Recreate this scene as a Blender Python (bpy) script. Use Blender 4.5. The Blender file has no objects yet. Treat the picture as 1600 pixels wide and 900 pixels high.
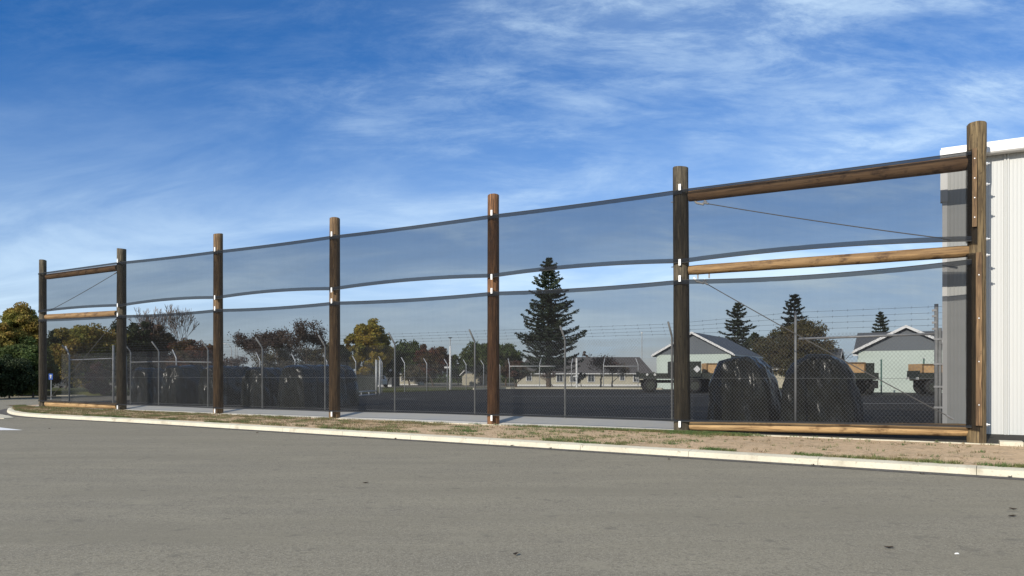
import bpy, math, random
import numpy as np
from mathutils import Vector, Matrix, noise as mnoise

scene = bpy.context.scene
col = scene.collection
R = math.radians

# ------------------------------------------------------------------ camera
F = 1155.0            # focal length in photo pixels (1600 wide)
HOR = 587.5           # horizon row
H0 = 1.5              # eye height
cam_d = bpy.data.cameras.new("camera")
cam = bpy.data.objects.new("camera", cam_d)
col.objects.link(cam)
cam.location = (0, 0, H0)
cam.rotation_euler = (R(90), 0, 0)
cam_d.sensor_width = 36.0
cam_d.lens = 36.0 * F / 1600.0
cam_d.shift_y = (HOR - 450.0) / 1600.0
cam_d.clip_end = 6000
scene.camera = cam

# ------------------------------------------------------------------ light
SUN_AZ = 38.0         # shadows run this far to the right of straight ahead
SUN_EL = 27.0
sd = bpy.data.lights.new("sun", 'SUN')
sd.energy = 4.2
sd.angle = R(0.5)
sd.color = (1.0, 0.93, 0.82)
sun = bpy.data.objects.new("sun", sd)
col.objects.link(sun)
_dir = Vector((math.sin(R(SUN_AZ)) * math.cos(R(SUN_EL)), math.cos(R(SUN_AZ)) * math.cos(R(SUN_EL)), -math.sin(R(SUN_EL))))
sun.rotation_euler = _dir.to_track_quat('-Z', 'Y').to_euler()
sun.location = (-20, -30, 30)

world = bpy.data.worlds.new("World")
scene.world = world
world.use_nodes = True
wn, wl = world.node_tree.nodes, world.node_tree.links
wn.clear()
def wnode(t, **k):
    n = wn.new(t)
    for a, b in k.items():
        setattr(n, a, b)
    return n
sky = wnode('ShaderNodeTexSky', sky_type='NISHITA')
sky.sun_disc = False
sky.sun_elevation = R(SUN_EL)
sky.sun_rotation = R(180 + SUN_AZ)
sky.air_density = 1.0
sky.dust_density = 0.35
sky.ozone_density = 2.2
bg = wnode('ShaderNodeBackground')
out = wnode('ShaderNodeOutputWorld')
SKY_STR = 0.10
bg.inputs['Strength'].default_value = SKY_STR
wl.new(bg.outputs[0], out.inputs[0])
# thin cirrus: noise laid out on a high plane above the ground
tc = wnode('ShaderNodeTexCoord')
sep = wnode('ShaderNodeSeparateXYZ')
wl.new(tc.outputs['Generated'], sep.inputs[0])
def wmath(op, a, b=None, c=None, clamp=False):
    n = wnode('ShaderNodeMath', operation=op, use_clamp=clamp)
    for i, v in enumerate((a, b, c)):
        if v is None: continue
        if isinstance(v, (int, float)): n.inputs[i].default_value = v
        else: wl.new(v, n.inputs[i])
    return n.outputs[0]
zc = wmath('ADD', wmath('MAXIMUM', sep.outputs['Z'], 0.0), 0.30)
px_ = wmath('DIVIDE', sep.outputs['X'], zc)
py_ = wmath('DIVIDE', sep.outputs['Y'], zc)
comb = wnode('ShaderNodeCombineXYZ')
wl.new(px_, comb.inputs[0]); wl.new(py_, comb.inputs[1])
def wnoise(scale, rot, stretch, det, rough, dist, w=0.0):
    m = wnode('ShaderNodeMapping')
    m.inputs['Rotation'].default_value = (0, 0, R(rot))
    m.inputs['Scale'].default_value = (stretch[0], stretch[1], 1)
    m.inputs['Location'].default_value = (w, w * 0.7, w)
    wl.new(comb.outputs[0], m.inputs[0])
    n = wnode('ShaderNodeTexNoise')
    n.inputs['Scale'].default_value = scale
    n.inputs['Detail'].default_value = det
    n.inputs['Roughness'].default_value = rough
    n.inputs['Distortion'].default_value = dist
    wl.new(m.outputs[0], n.inputs['Vector'])
    return n.outputs['Fac']
def wramp(v, lo, hi, a=0.0, b=1.0):
    n = wnode('ShaderNodeMapRange', interpolation_type='SMOOTHSTEP')
    n.inputs[1].default_value = lo; n.inputs[2].default_value = hi
    n.inputs[3].default_value = a; n.inputs[4].default_value = b
    wl.new(v, n.inputs[0])
    return n.outputs[0]
big = wramp(wnoise(1.2, 40, (1, 0.8), 4, 0.55, 0.5, 3.1), 0.36, 0.60)
wisp = wramp(wnoise(2.3, 30, (0.7, 1.5), 9, 0.58, 0.5, 7.7), 0.36, 0.72)
fine = wramp(wnoise(6.5, 48, (0.6, 1.5), 10, 0.70, 0.35, 1.3), 0.36, 0.70)
rightness = wramp(px_, -0.9, 0.4, 0.10, 1.0)
lowband = wramp(sep.outputs['Z'], 0.38, 0.02, 0.0, 1.0)
c1 = wmath('MULTIPLY', wmath('MULTIPLY', wmath('ADD', wmath('MULTIPLY', wmath('MULTIPLY', wisp, wmath('ADD', wmath('MULTIPLY', fine, 0.8), 0.35)), 0.68), wmath('MULTIPLY', fine, 0.22)), wmath('ADD', wmath('MULTIPLY', big, 0.8), 0.2)), rightness)
c2 = wmath('MULTIPLY', lowband, wmath('ADD', wmath('MULTIPLY', wisp, 0.55), 0.45))
cl = wmath('ADD', wmath('MULTIPLY', c1, 0.66), wmath('MULTIPLY', c2, 0.85), clamp=True)
cl = wmath('MULTIPLY_ADD', rightness, 0.10, cl, clamp=True)
behind = wramp(sep.outputs['Y'], 0.15, -0.35, 0.0, 0.62)     # unseen cloud added behind the camera so shadows turn lighter and less blue
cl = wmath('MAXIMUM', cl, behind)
# the blue of the clear air, a little more saturated
hsv = wnode('ShaderNodeHueSaturation')
hsv.inputs['Saturation'].default_value = 1.5
hsv.inputs['Value'].default_value = 1.0
wl.new(sky.outputs[0], hsv.inputs['Color'])
mixc = wnode('ShaderNodeMix', data_type='RGBA')
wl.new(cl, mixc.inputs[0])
tint = wnode('ShaderNodeMix', data_type='RGBA', blend_type='MULTIPLY')
tint.inputs[0].default_value = 1.0
wl.new(hsv.outputs[0], tint.inputs[6]); tint.inputs[7].default_value = (0.82, 0.74, 0.98, 1)
wl.new(tint.outputs[2], mixc.inputs[6])
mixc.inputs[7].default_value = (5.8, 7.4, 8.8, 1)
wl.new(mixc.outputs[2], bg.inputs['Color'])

scene.view_settings.view_transform = 'Standard'
scene.view_settings.look = 'None'
scene.view_settings.exposure = 0.35
scene.view_settings.gamma = 1.0
scene.view_settings.use_curve_mapping = False
scene.cycles.transparent_max_bounces = 24
scene.cycles.max_bounces = 6

# ------------------------------------------------------------------ geometry of the place
ES = Vector((0.8630, -0.5052, 0)).normalized()     # along the tall screen, left to right
EN = Vector((0.5052, 0.8630, 0)).normalized()      # away from the road, into the yard
TH = math.atan2(ES.y, ES.x)                        # heading of the screen line
P7 = Vector((726 / F * 6445 / 392.5, 6445 / 392.5, 0))
def W(s, n, z=0.0):                                # s metres left(-)/right(+) of the last pole
    v = P7 + ES * s + EN * n
    return Vector((v.x, v.y, z))
def hit(px, n):                                    # where the sight line of column px meets the line offset n
    k = (px - 800) / F
    o = P7 + EN * n
    # (k*Z - o.x)*EN.x + (Z - o.y)*EN.y = 0
    Z = (o.x * EN.x + o.y * EN.y) / (k * EN.x + EN.y)
    return Vector((k * Z, Z, 0))
def zat(py, Y):
    return H0 + (HOR - py) * Y / F
def G(px, py, z=0.0):                              # a point of the ground at height z
    Y = F * (H0 - z) / (py - HOR)
    return Vector(((px - 800) / F * Y, Y, z))
def D(px, Y, z=0.0):
    return Vector(((px - 800) / F * Y, Y, z))
def sof(v):
    return (v - P7).dot(ES)

# ------------------------------------------------------------------ materials
MATS = {}
def mat(name, color=(0.5, 0.5, 0.5), rough=0.7, metal=0.0, noise=None, bump=None, spec=0.5, island=None, coord='Object'):
    """noise: list of (scale(vec or float), amount-low, amount-high, colour2, detail)"""
    if name in MATS: return MATS[name]
    m = bpy.data.materials.new(name); MATS[name] = m
    m.use_nodes = True
    nt = m.node_tree; N, L = nt.nodes, nt.links
    b = N['Principled BSDF']
    b.inputs['Roughness'].default_value = rough
    b.inputs['Metallic'].default_value = metal
    b.inputs['Specular IOR Level'].default_value = spec
    tcn = N.new('ShaderNodeTexCoord')
    cur = None
    rgb = N.new('ShaderNodeRGB'); rgb.outputs[0].default_value = (*color, 1); cur = rgb.outputs[0]
    for sc, lo, hi, c2, det in (noise or []):
        mp = N.new('ShaderNodeMapping')
        mp.inputs['Scale'].default_value = sc if isinstance(sc, tuple) else (sc, sc, sc)
        L.new(tcn.outputs[coord], mp.inputs[0])
        nz = N.new('ShaderNodeTexNoise'); nz.inputs['Scale'].default_value = 1.0
        nz.inputs['Detail'].default_value = det
        nz.inputs['Roughness'].default_value = 0.6
        L.new(mp.outputs[0], nz.inputs['Vector'])
        mr = N.new('ShaderNodeMapRange'); mr.inputs[1].default_value = lo; mr.inputs[2].default_value = hi
        L.new(nz.outputs['Fac'], mr.inputs[0])
        mx = N.new('ShaderNodeMix'); mx.data_type = 'RGBA'
        L.new(mr.outputs[0], mx.inputs[0]); L.new(cur, mx.inputs[6]); mx.inputs[7].default_value = (*c2, 1)
        cur = mx.outputs[2]
    if island:
        ge = N.new('ShaderNodeNewGeometry')
        hs = N.new('ShaderNodeHueSaturation')
        mr = N.new('ShaderNodeMapRange'); mr.inputs[3].default_value = 1 - island; mr.inputs[4].default_value = 1 + island
        L.new(ge.outputs['Random Per Island'], mr.inputs[0])
        L.new(mr.outputs[0], hs.inputs['Value']); L.new(cur, hs.inputs['Color'])
        mr2 = N.new('ShaderNodeMapRange'); mr2.inputs[3].default_value = 0.5 - island * 0.05; mr2.inputs[4].default_value = 0.5 + island * 0.05
        wn_ = N.new('ShaderNodeMath'); wn_.operation = 'MULTIPLY'; wn_.inputs[1].default_value = 7.31
        fr = N.new('ShaderNodeMath'); fr.operation = 'FRACT'
        L.new(ge.outputs['Random Per Island'], wn_.inputs[0]); L.new(wn_.outputs[0], fr.inputs[0]); L.new(fr.outputs[0], mr2.inputs[0])
        L.new(mr2.outputs[0], hs.inputs['Hue'])
        cur = hs.outputs[0]
    L.new(cur, b.inputs['Base Color'])
    if bump:
        sc, st, dist = bump
        mp = N.new('ShaderNodeMapping'); mp.inputs['Scale'].default_value = sc if isinstance(sc, tuple) else (sc, sc, sc)
        L.new(tcn.outputs[coord], mp.inputs[0])
        nz = N.new('ShaderNodeTexNoise'); nz.inputs['Scale'].default_value = 1.0; nz.inputs['Detail'].default_value = 6
        L.new(mp.outputs[0], nz.inputs['Vector'])
        bp = N.new('ShaderNodeBump'); bp.inputs['Strength'].default_value = st; bp.inputs['Distance'].default_value = dist
        L.new(nz.outputs['Fac'], bp.inputs['Height']); L.new(bp.outputs[0], b.inputs['Normal'])
    return m

def leafmat(name, c, c2, isl=0.35, trans=0.35):
    if name in MATS: return MATS[name]
    m = mat(name, c, 0.65, noise=[(0.45, 0.38, 0.62, c2, 2)], island=isl, spec=0.25)
    N, L = m.node_tree.nodes, m.node_tree.links
    b = N['Principled BSDF']; src = b.inputs['Base Color'].links[0].from_socket
    t = N.new('ShaderNodeBsdfTranslucent'); L.new(src, t.inputs['Color'])
    mx = N.new('ShaderNodeMixShader'); mx.inputs[0].default_value = trans
    L.new(b.outputs[0], mx.inputs[1]); L.new(t.outputs[0], mx.inputs[2])
    L.new(mx.outputs[0], N['Material Output'].inputs['Surface'])
    return m

M = {}
def dk(c, k): return tuple(q * k for q in c)
M['asphalt'] = mat('aged_asphalt', (0.250, 0.222, 0.163), 0.9, noise=[(0.28, 0.30, 0.75, (0.205, 0.185, 0.145), 5), ((0.35, 2.2, 1), 0.45, 0.8, (0.29, 0.26, 0.19), 5), (26.0, 0.44, 0.68, (0.175, 0.156, 0.118), 3), (75.0, 0.52, 0.68, (0.35, 0.32, 0.25), 2), ((0.12, 0.9, 1), 0.50, 0.75, (0.218, 0.196, 0.147), 4), ((0.9, 0.9, 1), 0.62, 0.72, (0.275, 0.248, 0.185), 5), (5.0, 0.60, 0.78, (0.16, 0.145, 0.115), 3)], bump=(60.0, 0.6, 0.006), coord='Object', spec=0.12)
M['asphalt_edge'] = mat('dark_asphalt_seam', (0.085, 0.078, 0.068), 0.9, noise=[(12.0, 0.4, 0.7, (0.15, 0.14, 0.13), 4)], spec=0.12)
M['yard'] = mat('dark_yard_asphalt', (0.042, 0.040, 0.036), 0.85, noise=[((0.15, 0.6, 1), 0.35, 0.7, (0.034, 0.032, 0.029), 4), (18.0, 0.45, 0.7, (0.055, 0.052, 0.047), 3)], bump=(40.0, 0.3, 0.004), spec=0.12)
M['kerb'] = mat('pale_concrete', (0.56, 0.52, 0.41), 0.85, noise=[(1.3, 0.45, 0.75, (0.48, 0.44, 0.34), 5), (22.0, 0.55, 0.78, (0.38, 0.34, 0.26), 4), ((2, 2, 2), 0.58, 0.72, (0.36, 0.32, 0.24), 6), (9.0, 0.66, 0.74, (0.22, 0.19, 0.14), 4)], bump=(50.0, 0.25, 0.003), spec=0.12)
M['apron'] = mat('grey_concrete', (0.55, 0.515, 0.44), 0.9, noise=[(0.8, 0.4, 0.7, (0.50, 0.485, 0.45), 5), (15.0, 0.5, 0.8, (0.45, 0.435, 0.40), 4)], bump=(30.0, 0.2, 0.003), spec=0.12)
M['dirt'] = mat('dry_verge_soil', (0.54, 0.385, 0.24), 1.0, noise=[(0.9, 0.42, 0.66, (0.44, 0.32, 0.20), 5), (5.0, 0.53, 0.66, (0.27, 0.195, 0.12), 6), (20.0, 0.54, 0.66, (0.64, 0.49, 0.33), 4), (16.0, 0.60, 0.68, (0.20, 0.14, 0.085), 4)], bump=(18.0, 1.0, 0.035), spec=0.12)
M['grass'] = mat('green_grass_blades', (0.060, 0.100, 0.022), 0.7, noise=[(1.5, 0.42, 0.62, (0.13, 0.12, 0.042), 3)], island=0.35)
M['drygrass'] = mat('dry_grass_blades', (0.20, 0.145, 0.075), 0.8, noise=[(1.2, 0.42, 0.62, (0.11, 0.085, 0.035), 3)], island=0.4)
M['lawn'] = mat('lawn', (0.125, 0.135, 0.045), 0.95, noise=[(0.08, 0.35, 0.7, (0.16, 0.155, 0.06), 4), (1.5, 0.4, 0.7, (0.09, 0.10, 0.033), 4)], spec=0.12)
M['ground'] = mat('rough_ground', (0.12, 0.12, 0.06), 1.0, noise=[(0.05, 0.35, 0.7, (0.18, 0.15, 0.09), 5)], spec=0.12)
def woodmat(name, c, c2, c3, k=0.62):
    c, c2, c3 = dk(c, k), dk(c2, k), dk(c3, k)
    return mat(name, c, 0.85, noise=[((13, 13, 0.8), 0.42, 0.60, c2, 5), ((3.0, 3.0, 0.9), 0.50, 0.66, c3, 6), ((38, 38, 1.8), 0.50, 0.62, c3, 4), ((7, 7, 5), 0.64, 0.72, c3, 3), ((20, 20, 1.2), 0.58, 0.70, tuple(min(1, q * 1.45) for q in c), 3)], bump=((26, 26, 1.4), 0.9, 0.016))
WOOD = [woodmat('tan_pole_timber', (0.31, 0.195, 0.095), (0.21, 0.125, 0.06), (0.09, 0.052, 0.025)),
        woodmat('grey_pole_timber', (0.175, 0.142, 0.090), (0.115, 0.092, 0.058), (0.05, 0.040, 0.026)),
        woodmat('red_brown_pole_timber', (0.34, 0.165, 0.070), (0.23, 0.105, 0.045), (0.10, 0.046, 0.02)),
        woodmat('weathered_gold_pole_timber', (0.28, 0.20, 0.098), (0.185, 0.128, 0.060), (0.085, 0.056, 0.027))]
def beammat(name, c, c2, c3, k=0.52):       # beams are built along x
    c, c2, c3 = dk(c, k), dk(c2, k), dk(c3, k)
    return mat(name, c, 0.8, noise=[((0.8, 12, 12), 0.42, 0.62, c2, 5), ((1.8, 38, 38), 0.54, 0.68, c3, 4), ((2.2, 3, 3), 0.57, 0.68, c3, 5), ((7, 7, 7), 0.66, 0.74, c3, 2), ((1.1, 20, 20), 0.58, 0.70, tuple(min(1, q * 1.3) for q in c), 3)], bump=((1.4, 26, 26), 0.6, 0.010))
M['beam'] = beammat('golden_beam_timber', (0.46, 0.28, 0.12), (0.32, 0.185, 0.075), (0.15, 0.08, 0.035))
M['beam_low'] = beammat('pale_beam_timber', (0.46, 0.30, 0.14), (0.34, 0.205, 0.09), (0.17, 0.095, 0.04), 0.86)
M['beam2'] = beammat('brown_beam_timber', (0.46, 0.27, 0.13), (0.33, 0.18, 0.085), (0.15, 0.08, 0.04), 0.62)
M['endgrain'] = mat('sawn_end_grain', (0.26, 0.19, 0.11), 0.9, noise=[(14.0, 0.4, 0.7, (0.15, 0.105, 0.06), 5)])
M['galv'] = mat('galvanised_steel', (0.62, 0.63, 0.64), 0.5, 0.25, noise=[(12.0, 0.4, 0.7, (0.48, 0.49, 0.50), 4)])
M['galvdull'] = mat('dull_galvanised_pipe', (0.52, 0.53, 0.53), 0.55, 0.1, noise=[(6.0, 0.4, 0.7, (0.38, 0.39, 0.39), 4)])
M['wire'] = mat('chain_wire', (0.40, 0.41, 0.42), 0.6, 0.1)
M['wiredark'] = mat('barbed_wire_steel', (0.16, 0.16, 0.165), 0.6, 0.4)
M['rope'] = mat('steel_rope', (0.26, 0.255, 0.25), 0.6, 0.2)
M['tag'] = mat('white_tag', (0.82, 0.82, 0.80), 0.6)
M['tagmark'] = mat('dark_screw', (0.08, 0.08, 0.08), 0.5)
M['white'] = mat('white_paint', (0.80, 0.80, 0.79), 0.5, noise=[(3.0, 0.5, 0.8, (0.72, 0.72, 0.70), 4)])
M['roadwhite'] = mat('road_marking_paint', (0.80, 0.80, 0.78), 0.7, noise=[(9.0, 0.55, 0.8, (0.55, 0.55, 0.52), 5)])
M['shed'] = mat('white_steel_cladding', (0.455, 0.465, 0.455), 0.55, noise=[((0.8, 0.8, 0.25), 0.45, 0.8, (0.44, 0.445, 0.43), 4), ((1.5, 1.5, 0.2), 0.60, 0.75, (0.42, 0.42, 0.40), 5)])
M['shedtrim'] = mat('white_steel_flashing', (0.66, 0.66, 0.65), 0.4)
M['plastic'] = mat('black_plastic_wrap', (0.024, 0.026, 0.022), 0.20, noise=[(3.0, 0.45, 0.7, (0.042, 0.045, 0.034), 4)], bump=((4.0, 4.0, 1.2), 0.9, 0.07), spec=0.5)
M['strap'] = mat('dark_strap_webbing', (0.03, 0.03, 0.028), 0.6)
M['armygreen'] = mat('dark_green_vehicle_paint', (0.030, 0.036, 0.027), 0.6, noise=[(3.0, 0.45, 0.7, (0.022, 0.026, 0.02), 3)])
M['rubber'] = mat('tyre_rubber', (0.018, 0.018, 0.018), 0.8)
M['rim'] = mat('wheel_rim_paint', (0.05, 0.055, 0.045), 0.5)
M['lamp'] = mat('lamp_lens', (0.75, 0.75, 0.72), 0.2)
M['ply'] = mat('plywood', (0.72, 0.46, 0.22), 0.7, noise=[((1.0, 1.0, 7.0), 0.42, 0.66, (0.60, 0.36, 0.16), 4), (2.0, 0.55, 0.7, (0.52, 0.31, 0.15), 3)])
M['mint'] = mat('pale_mint_cladding', (0.60, 0.69, 0.62), 0.6, noise=[((0.4, 0.4, 3.0), 0.4, 0.7, (0.56, 0.65, 0.58), 3)])
M['gable'] = mat('slate_grey_gable_boards', (0.135, 0.155, 0.175), 0.6)
M['roofgrey'] = mat('charcoal_roof_iron', (0.115, 0.12, 0.125), 0.55, noise=[(0.5, 0.4, 0.7, (0.095, 0.10, 0.105), 3)])
M['roofbrown'] = mat('brown_tile_roof', (0.115, 0.105, 0.10), 0.8, noise=[((1.5, 1.5, 6), 0.4, 0.7, (0.09, 0.082, 0.078), 4)])
M['cream'] = mat('cream_cladding', (0.58, 0.54, 0.42), 0.7, noise=[(1.0, 0.4, 0.7, (0.52, 0.48, 0.37), 3)])
M['glass'] = mat('dark_window_glass', (0.05, 0.06, 0.07), 0.1)
M['carglass'] = mat('vehicle_glass', (0.02, 0.025, 0.03), 0.08)
M['carwhite'] = mat('white_car_paint', (0.75, 0.76, 0.77), 0.25)
M['carsilver'] = mat('silver_car_paint', (0.55, 0.57, 0.60), 0.25, 0.3)
M['cardark'] = mat('dark_car_paint', (0.05, 0.055, 0.06), 0.25)
M['blue'] = mat('blue_sign_face', (0.03, 0.13, 0.55), 0.4)
M['bark'] = mat('bark', (0.13, 0.10, 0.075), 0.95, noise=[((6, 6, 1.5), 0.4, 0.7, (0.08, 0.06, 0.045), 5)])
M['palebark'] = mat('grey_twig_bark', (0.20, 0.165, 0.15), 0.9)
M['deadleaf'] = mat('fallen_leaf', (0.045, 0.03, 0.018), 0.8)
M['greenpost'] = mat('green_painted_steel', (0.06, 0.16, 0.13), 0.5)

# shade netting: a fine black knit; light passes between its threads
def netmat(name, dens, c, scale=260.0):
    m = bpy.data.materials.new(name); m.use_nodes = True
    nt = m.node_tree; N, L = nt.nodes, nt.links; N.clear()
    o = N.new('ShaderNodeOutputMaterial')
    tr = N.new('ShaderNodeBsdfTransparent')
    df = N.new('ShaderNodeBsdfDiffuse'); df.inputs[0].default_value = (*c, 1)
    mx = N.new('ShaderNodeMixShader')
    tcn = N.new('ShaderNodeTexCoord')
    cur = None
    val = N.new('ShaderNodeValue'); val.outputs[0].default_value = dens; cur = val.outputs[0]
    for sc, det, amp in (((0.35, 0.35, 1.6), 3, 0.035), ((0.5, 0.5, 5.0), 3, 0.022), ((9.0, 9.0, 0.4), 2, 0.012)):
        mp = N.new('ShaderNodeMapping'); mp.inputs['Scale'].default_value = sc
        L.new(tcn.outputs['Object'], mp.inputs[0])
        nz = N.new('ShaderNodeTexNoise'); nz.inputs['Scale'].default_value = 1.0; nz.inputs['Detail'].default_value = det
        L.new(mp.outputs[0], nz.inputs['Vector'])
        a = N.new('ShaderNodeMath'); a.operation = 'SUBTRACT'; a.inputs[1].default_value = 0.5; L.new(nz.outputs['Fac'], a.inputs[0])
        b = N.new('ShaderNodeMath'); b.operation = 'MULTIPLY_ADD'; b.inputs[1].default_value = amp * 2
        L.new(a.outputs[0], b.inputs[0]); L.new(cur, b.inputs[2]); cur = b.outputs[0]
    L.new(cur, mx.inputs[0]); L.new(tr.outputs[0], mx.inputs[1]); L.new(df.outputs[0], mx.inputs[2])
    L.new(mx.outputs[0], o.inputs[0])
    return m
M['net'] = netmat('black_shade_netting', 0.52, (0.012, 0.012, 0.0125))
M['hem'] = netmat('doubled_netting_hem', 0.76, (0.022, 0.025, 0.03))
M['netwrap'] = netmat('folded_netting', 0.72, (0.02, 0.018, 0.016))

# ------------------------------------------------------------------ mesh builder
class MB:
    def __init__(s):
        s.v = []; s.f = []; s.mi = []
        s.cur = 0
    def add(s, vs, fs, mi=None):
        o = len(s.v)
        s.v.extend([tuple(p) for p in vs])
        for f in fs:
            s.f.append(tuple(o + i for i in f)); s.mi.append(s.cur if mi is None else mi)
        return s
    def box(s, c, size, rz=0.0, mi=None, axes=None):
        hx, hy, hz = size[0] / 2, size[1] / 2, size[2] / 2
        ca, sa = math.cos(rz), math.sin(rz)
        vs = []
        for dz in (-hz, hz):
            for dx, dy in ((-hx, -hy), (hx, -hy), (hx, hy), (-hx, hy)):
                if axes:
                    p = Vector(c) + axes[0] * dx + axes[1] * dy + axes[2] * dz
                else:
                    p = (c[0] + dx * ca - dy * sa, c[1] + dx * sa + dy * ca, c[2] + dz)
                vs.append(p)
        return s.add(vs, [(3, 2, 1, 0), (4, 5, 6, 7), (0, 1, 5, 4), (1, 2, 6, 5), (2, 3, 7, 6), (3, 0, 4, 7)], mi)
    def tube(s, pts, rad, seg=8, caps=True, mi=None):
        pts = [Vector(p) for p in pts]
        n = len(pts)
        if not hasattr(rad, '__len__'): rad = [rad] * n
        vs = []
        for i, p in enumerate(pts):
            t = (pts[min(i + 1, n - 1)] - pts[max(i - 1, 0)])
            if t.length < 1e-9: t = Vector((0, 0, 1))
            t.normalize()
            a = t.cross(Vector((0, 0, 1)) if abs(t.z) < 0.95 else Vector((1, 0, 0))).normalized()
            b = t.cross(a)
            for k in range(seg):
                an = 2 * math.pi * k / seg
                vs.append(p + (a * math.cos(an) + b * math.sin(an)) * rad[i])
        fs = []
        for i in range(n - 1):
            for k in range(seg):
                k2 = (k + 1) % seg
                fs.append((i * seg + k, i * seg + k2, (i + 1) * seg + k2, (i + 1) * seg + k))
        if caps:
            fs.append(tuple(range(seg - 1, -1, -1))); fs.append(tuple((n - 1) * seg + k for k in range(seg)))
        return s.add(vs, fs, mi)
    def prism(s, poly, z0, z1, mi=None):
        n = len(poly)
        vs = [(p[0], p[1], z0 if not callable(z0) else z0(p)) for p in poly] + [(p[0], p[1], z1 if not callable(z1) else z1(p)) for p in poly]
        fs = [tuple(range(n - 1, -1, -1)), tuple(range(n, 2 * n))] + [(i, (i + 1) % n, n + (i + 1) % n, n + i) for i in range(n)]
        return s.add(vs, fs, mi)
    def build(s, name, mats, parent=None, smooth=False, loc=None):
        me = bpy.data.meshes.new(name)
        vs = s.v
        if loc is not None:
            vs = [(a - loc[0], b - loc[1], c - loc[2]) for a, b, c in vs]
        me.from_pydata(vs, [], s.f)
        if not isinstance(mats, (list, tuple)): mats = [mats]
        for m in mats: me.materials.append(m)
        if len(mats) > 1: me.polygons.foreach_set('material_index', s.mi)
        if smooth: me.polygons.foreach_set('use_smooth', [True] * len(me.polygons))
        me.update()
        o = bpy.data.objects.new(name, me)
        col.objects.link(o)
        if loc is not None: o.location = loc
        if parent is not None: o.parent = parent
        return o

def tag(o, label, cat, group=None, kind=None):
    if label: o['label'] = label
    if cat: o['category'] = cat
    if group: o['group'] = group
    if kind: o['kind'] = kind
    return o
def struct(o):
    o['kind'] = 'structure'; return o
def empty(name, loc, label, cat, group=None, rz=0.0):
    o = bpy.data.objects.new(name, None); col.objects.link(o)
    o.empty_display_size = 0.3
    o.location = loc; o.rotation_euler = (0, 0, rz)
    return tag(o, label, cat, group)
def auto_smooth(o, ang=35):
    for p in o.data.polygons: p.use_smooth = True
    try: o.data.set_sharp_from_angle(angle=R(ang))
    except Exception: pass
    return o

# ------------------------------------------------------------------ ground, road, kerb, verge, apron, yard
rng = random.Random(5)
ZR = -0.125                                          # road level
mb = MB()
n = 64; ring = [(1800 * math.cos(2 * math.pi * i / n), 1800 * math.sin(2 * math.pi * i / n), -0.9) for i in range(n)]
ring2 = [(150 * math.cos(2 * math.pi * i / n), 150 * math.sin(2 * math.pi * i / n), -0.25) for i in range(n)]
mb.add(ring + ring2 + [(0, 0, -0.25)], [(i, (i + 1) % n, n + (i + 1) % n, n + i) for i in range(n)] + [(n + i, n + (i + 1) % n, 2 * n) for i in range(n)])
struct(mb.build('ground', M['ground']))

kerb_px = [(1750, 741.0), (1600, 732.5), (1300, 715.3), (1000, 698.1), (700, 681.1), (400, 664.3), (250, 655.8), (150, 651.0), (94, 648.3), (60, 646.3), (38, 644.5), (26, 642.4), (21, 640.0), (20, 638.0), (24, 635.6), (32, 634.3), (44, 633.2)]
kerb_in = [G(a, b, 0.0) for a, b in kerb_px]
kerb_in.insert(0, kerb_in[0] + (kerb_in[0] - kerb_in[2]).normalized() * 30)
# smooth resample
def resample(pts, step):
    out_ = [pts[0].copy()]
    acc = 0
    for a, b in zip(pts[:-1], pts[1:]):
        L_ = (b - a).length; k = max(1, int(L_ / step))
        for i in range(1, k + 1): out_.append(a.lerp(b, i / k))
    return out_
def chaikin(pts, it=2):
    for _ in range(it):
        q = [pts[0]]
        for a, b in zip(pts[:-1], pts[1:]):
            q += [a.lerp(b, 0.25), a.lerp(b, 0.75)]
        q.append(pts[-1]); pts = q
    return pts
ki = chaikin(kerb_in, 2)
# beyond the corner the kerb runs back along the side street
ki.append(ki[-1] + Vector((2.2, 5.5, 0))); ki.append(ki[-1] + EN * 50)
def offset(pts, d):
    o = []
    for i, p in enumerate(pts):
        t = (pts[min(i + 1, len(pts) - 1)] - pts[max(i - 1, 0)]).normalized()
        o.append(p + Vector((-t.y, t.x, 0)) * -d)
    return o
# travelling right to left, the road lies on the left hand
o1 = offset(ki, -0.14); o2 = offset(ki, -0.21); o3 = offset(ki, -0.56)
def side_sign():
    return (o1[20] - ki[20]).dot(EN)
if side_sign() > 0:
    o1 = offset(ki, 0.14); o2 = offset(ki, 0.21); o3 = offset(ki, 0.56)
mb = MB()
# kerb as separate cast lengths with thin joints
cum = 0.0
seg_len = 2.45
def strip_profile(i):
    return [(ki[i], -0.2), (ki[i], 0.012), (o1[i], 0.0), (o2[i], -0.02), (o2[i] + (o2[i] - ki[i]).normalized() * 0.035, ZR - 0.05)]
rows = []; lens = [0]
for i in range(len(ki)):
    if i: lens.append(lens[-1] + (ki[i] - ki[i - 1]).length)
def interp(L_):
    j = 0
    while j < len(lens) - 2 and lens[j + 1] < L_: j += 1
    t = (L_ - lens[j]) / max(1e-6, lens[j + 1] - lens[j])
    a = strip_profile(j); b = strip_profile(j + 1)
    return [(p[0].lerp(q[0], t), p[1] + (q[1] - p[1]) * t) for p, q in zip(a, b)]
L0 = 0.0
while L0 < lens[-1] - 0.1:
    L1 = min(L0 + seg_len, lens[-1])
    k = 5; vs = []; fs = []
    for i in range(k + 1):
        pr = interp(L0 + 0.004 + (L1 - L0 - 0.008) * i / k)
        vs += [(p.x, p.y, z) for p, z in pr]
    for i in range(k):
        for j in range(4):
            fs.append((i * 5 + j, i * 5 + j + 1, (i + 1) * 5 + j + 1, (i + 1) * 5 + j))
    fs.append((0, 1, 2, 3, 4)); fs.append(tuple(k * 5 + q for q in (4, 3, 2, 1, 0)))
    mb.add(vs, fs); L0 = L1
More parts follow.
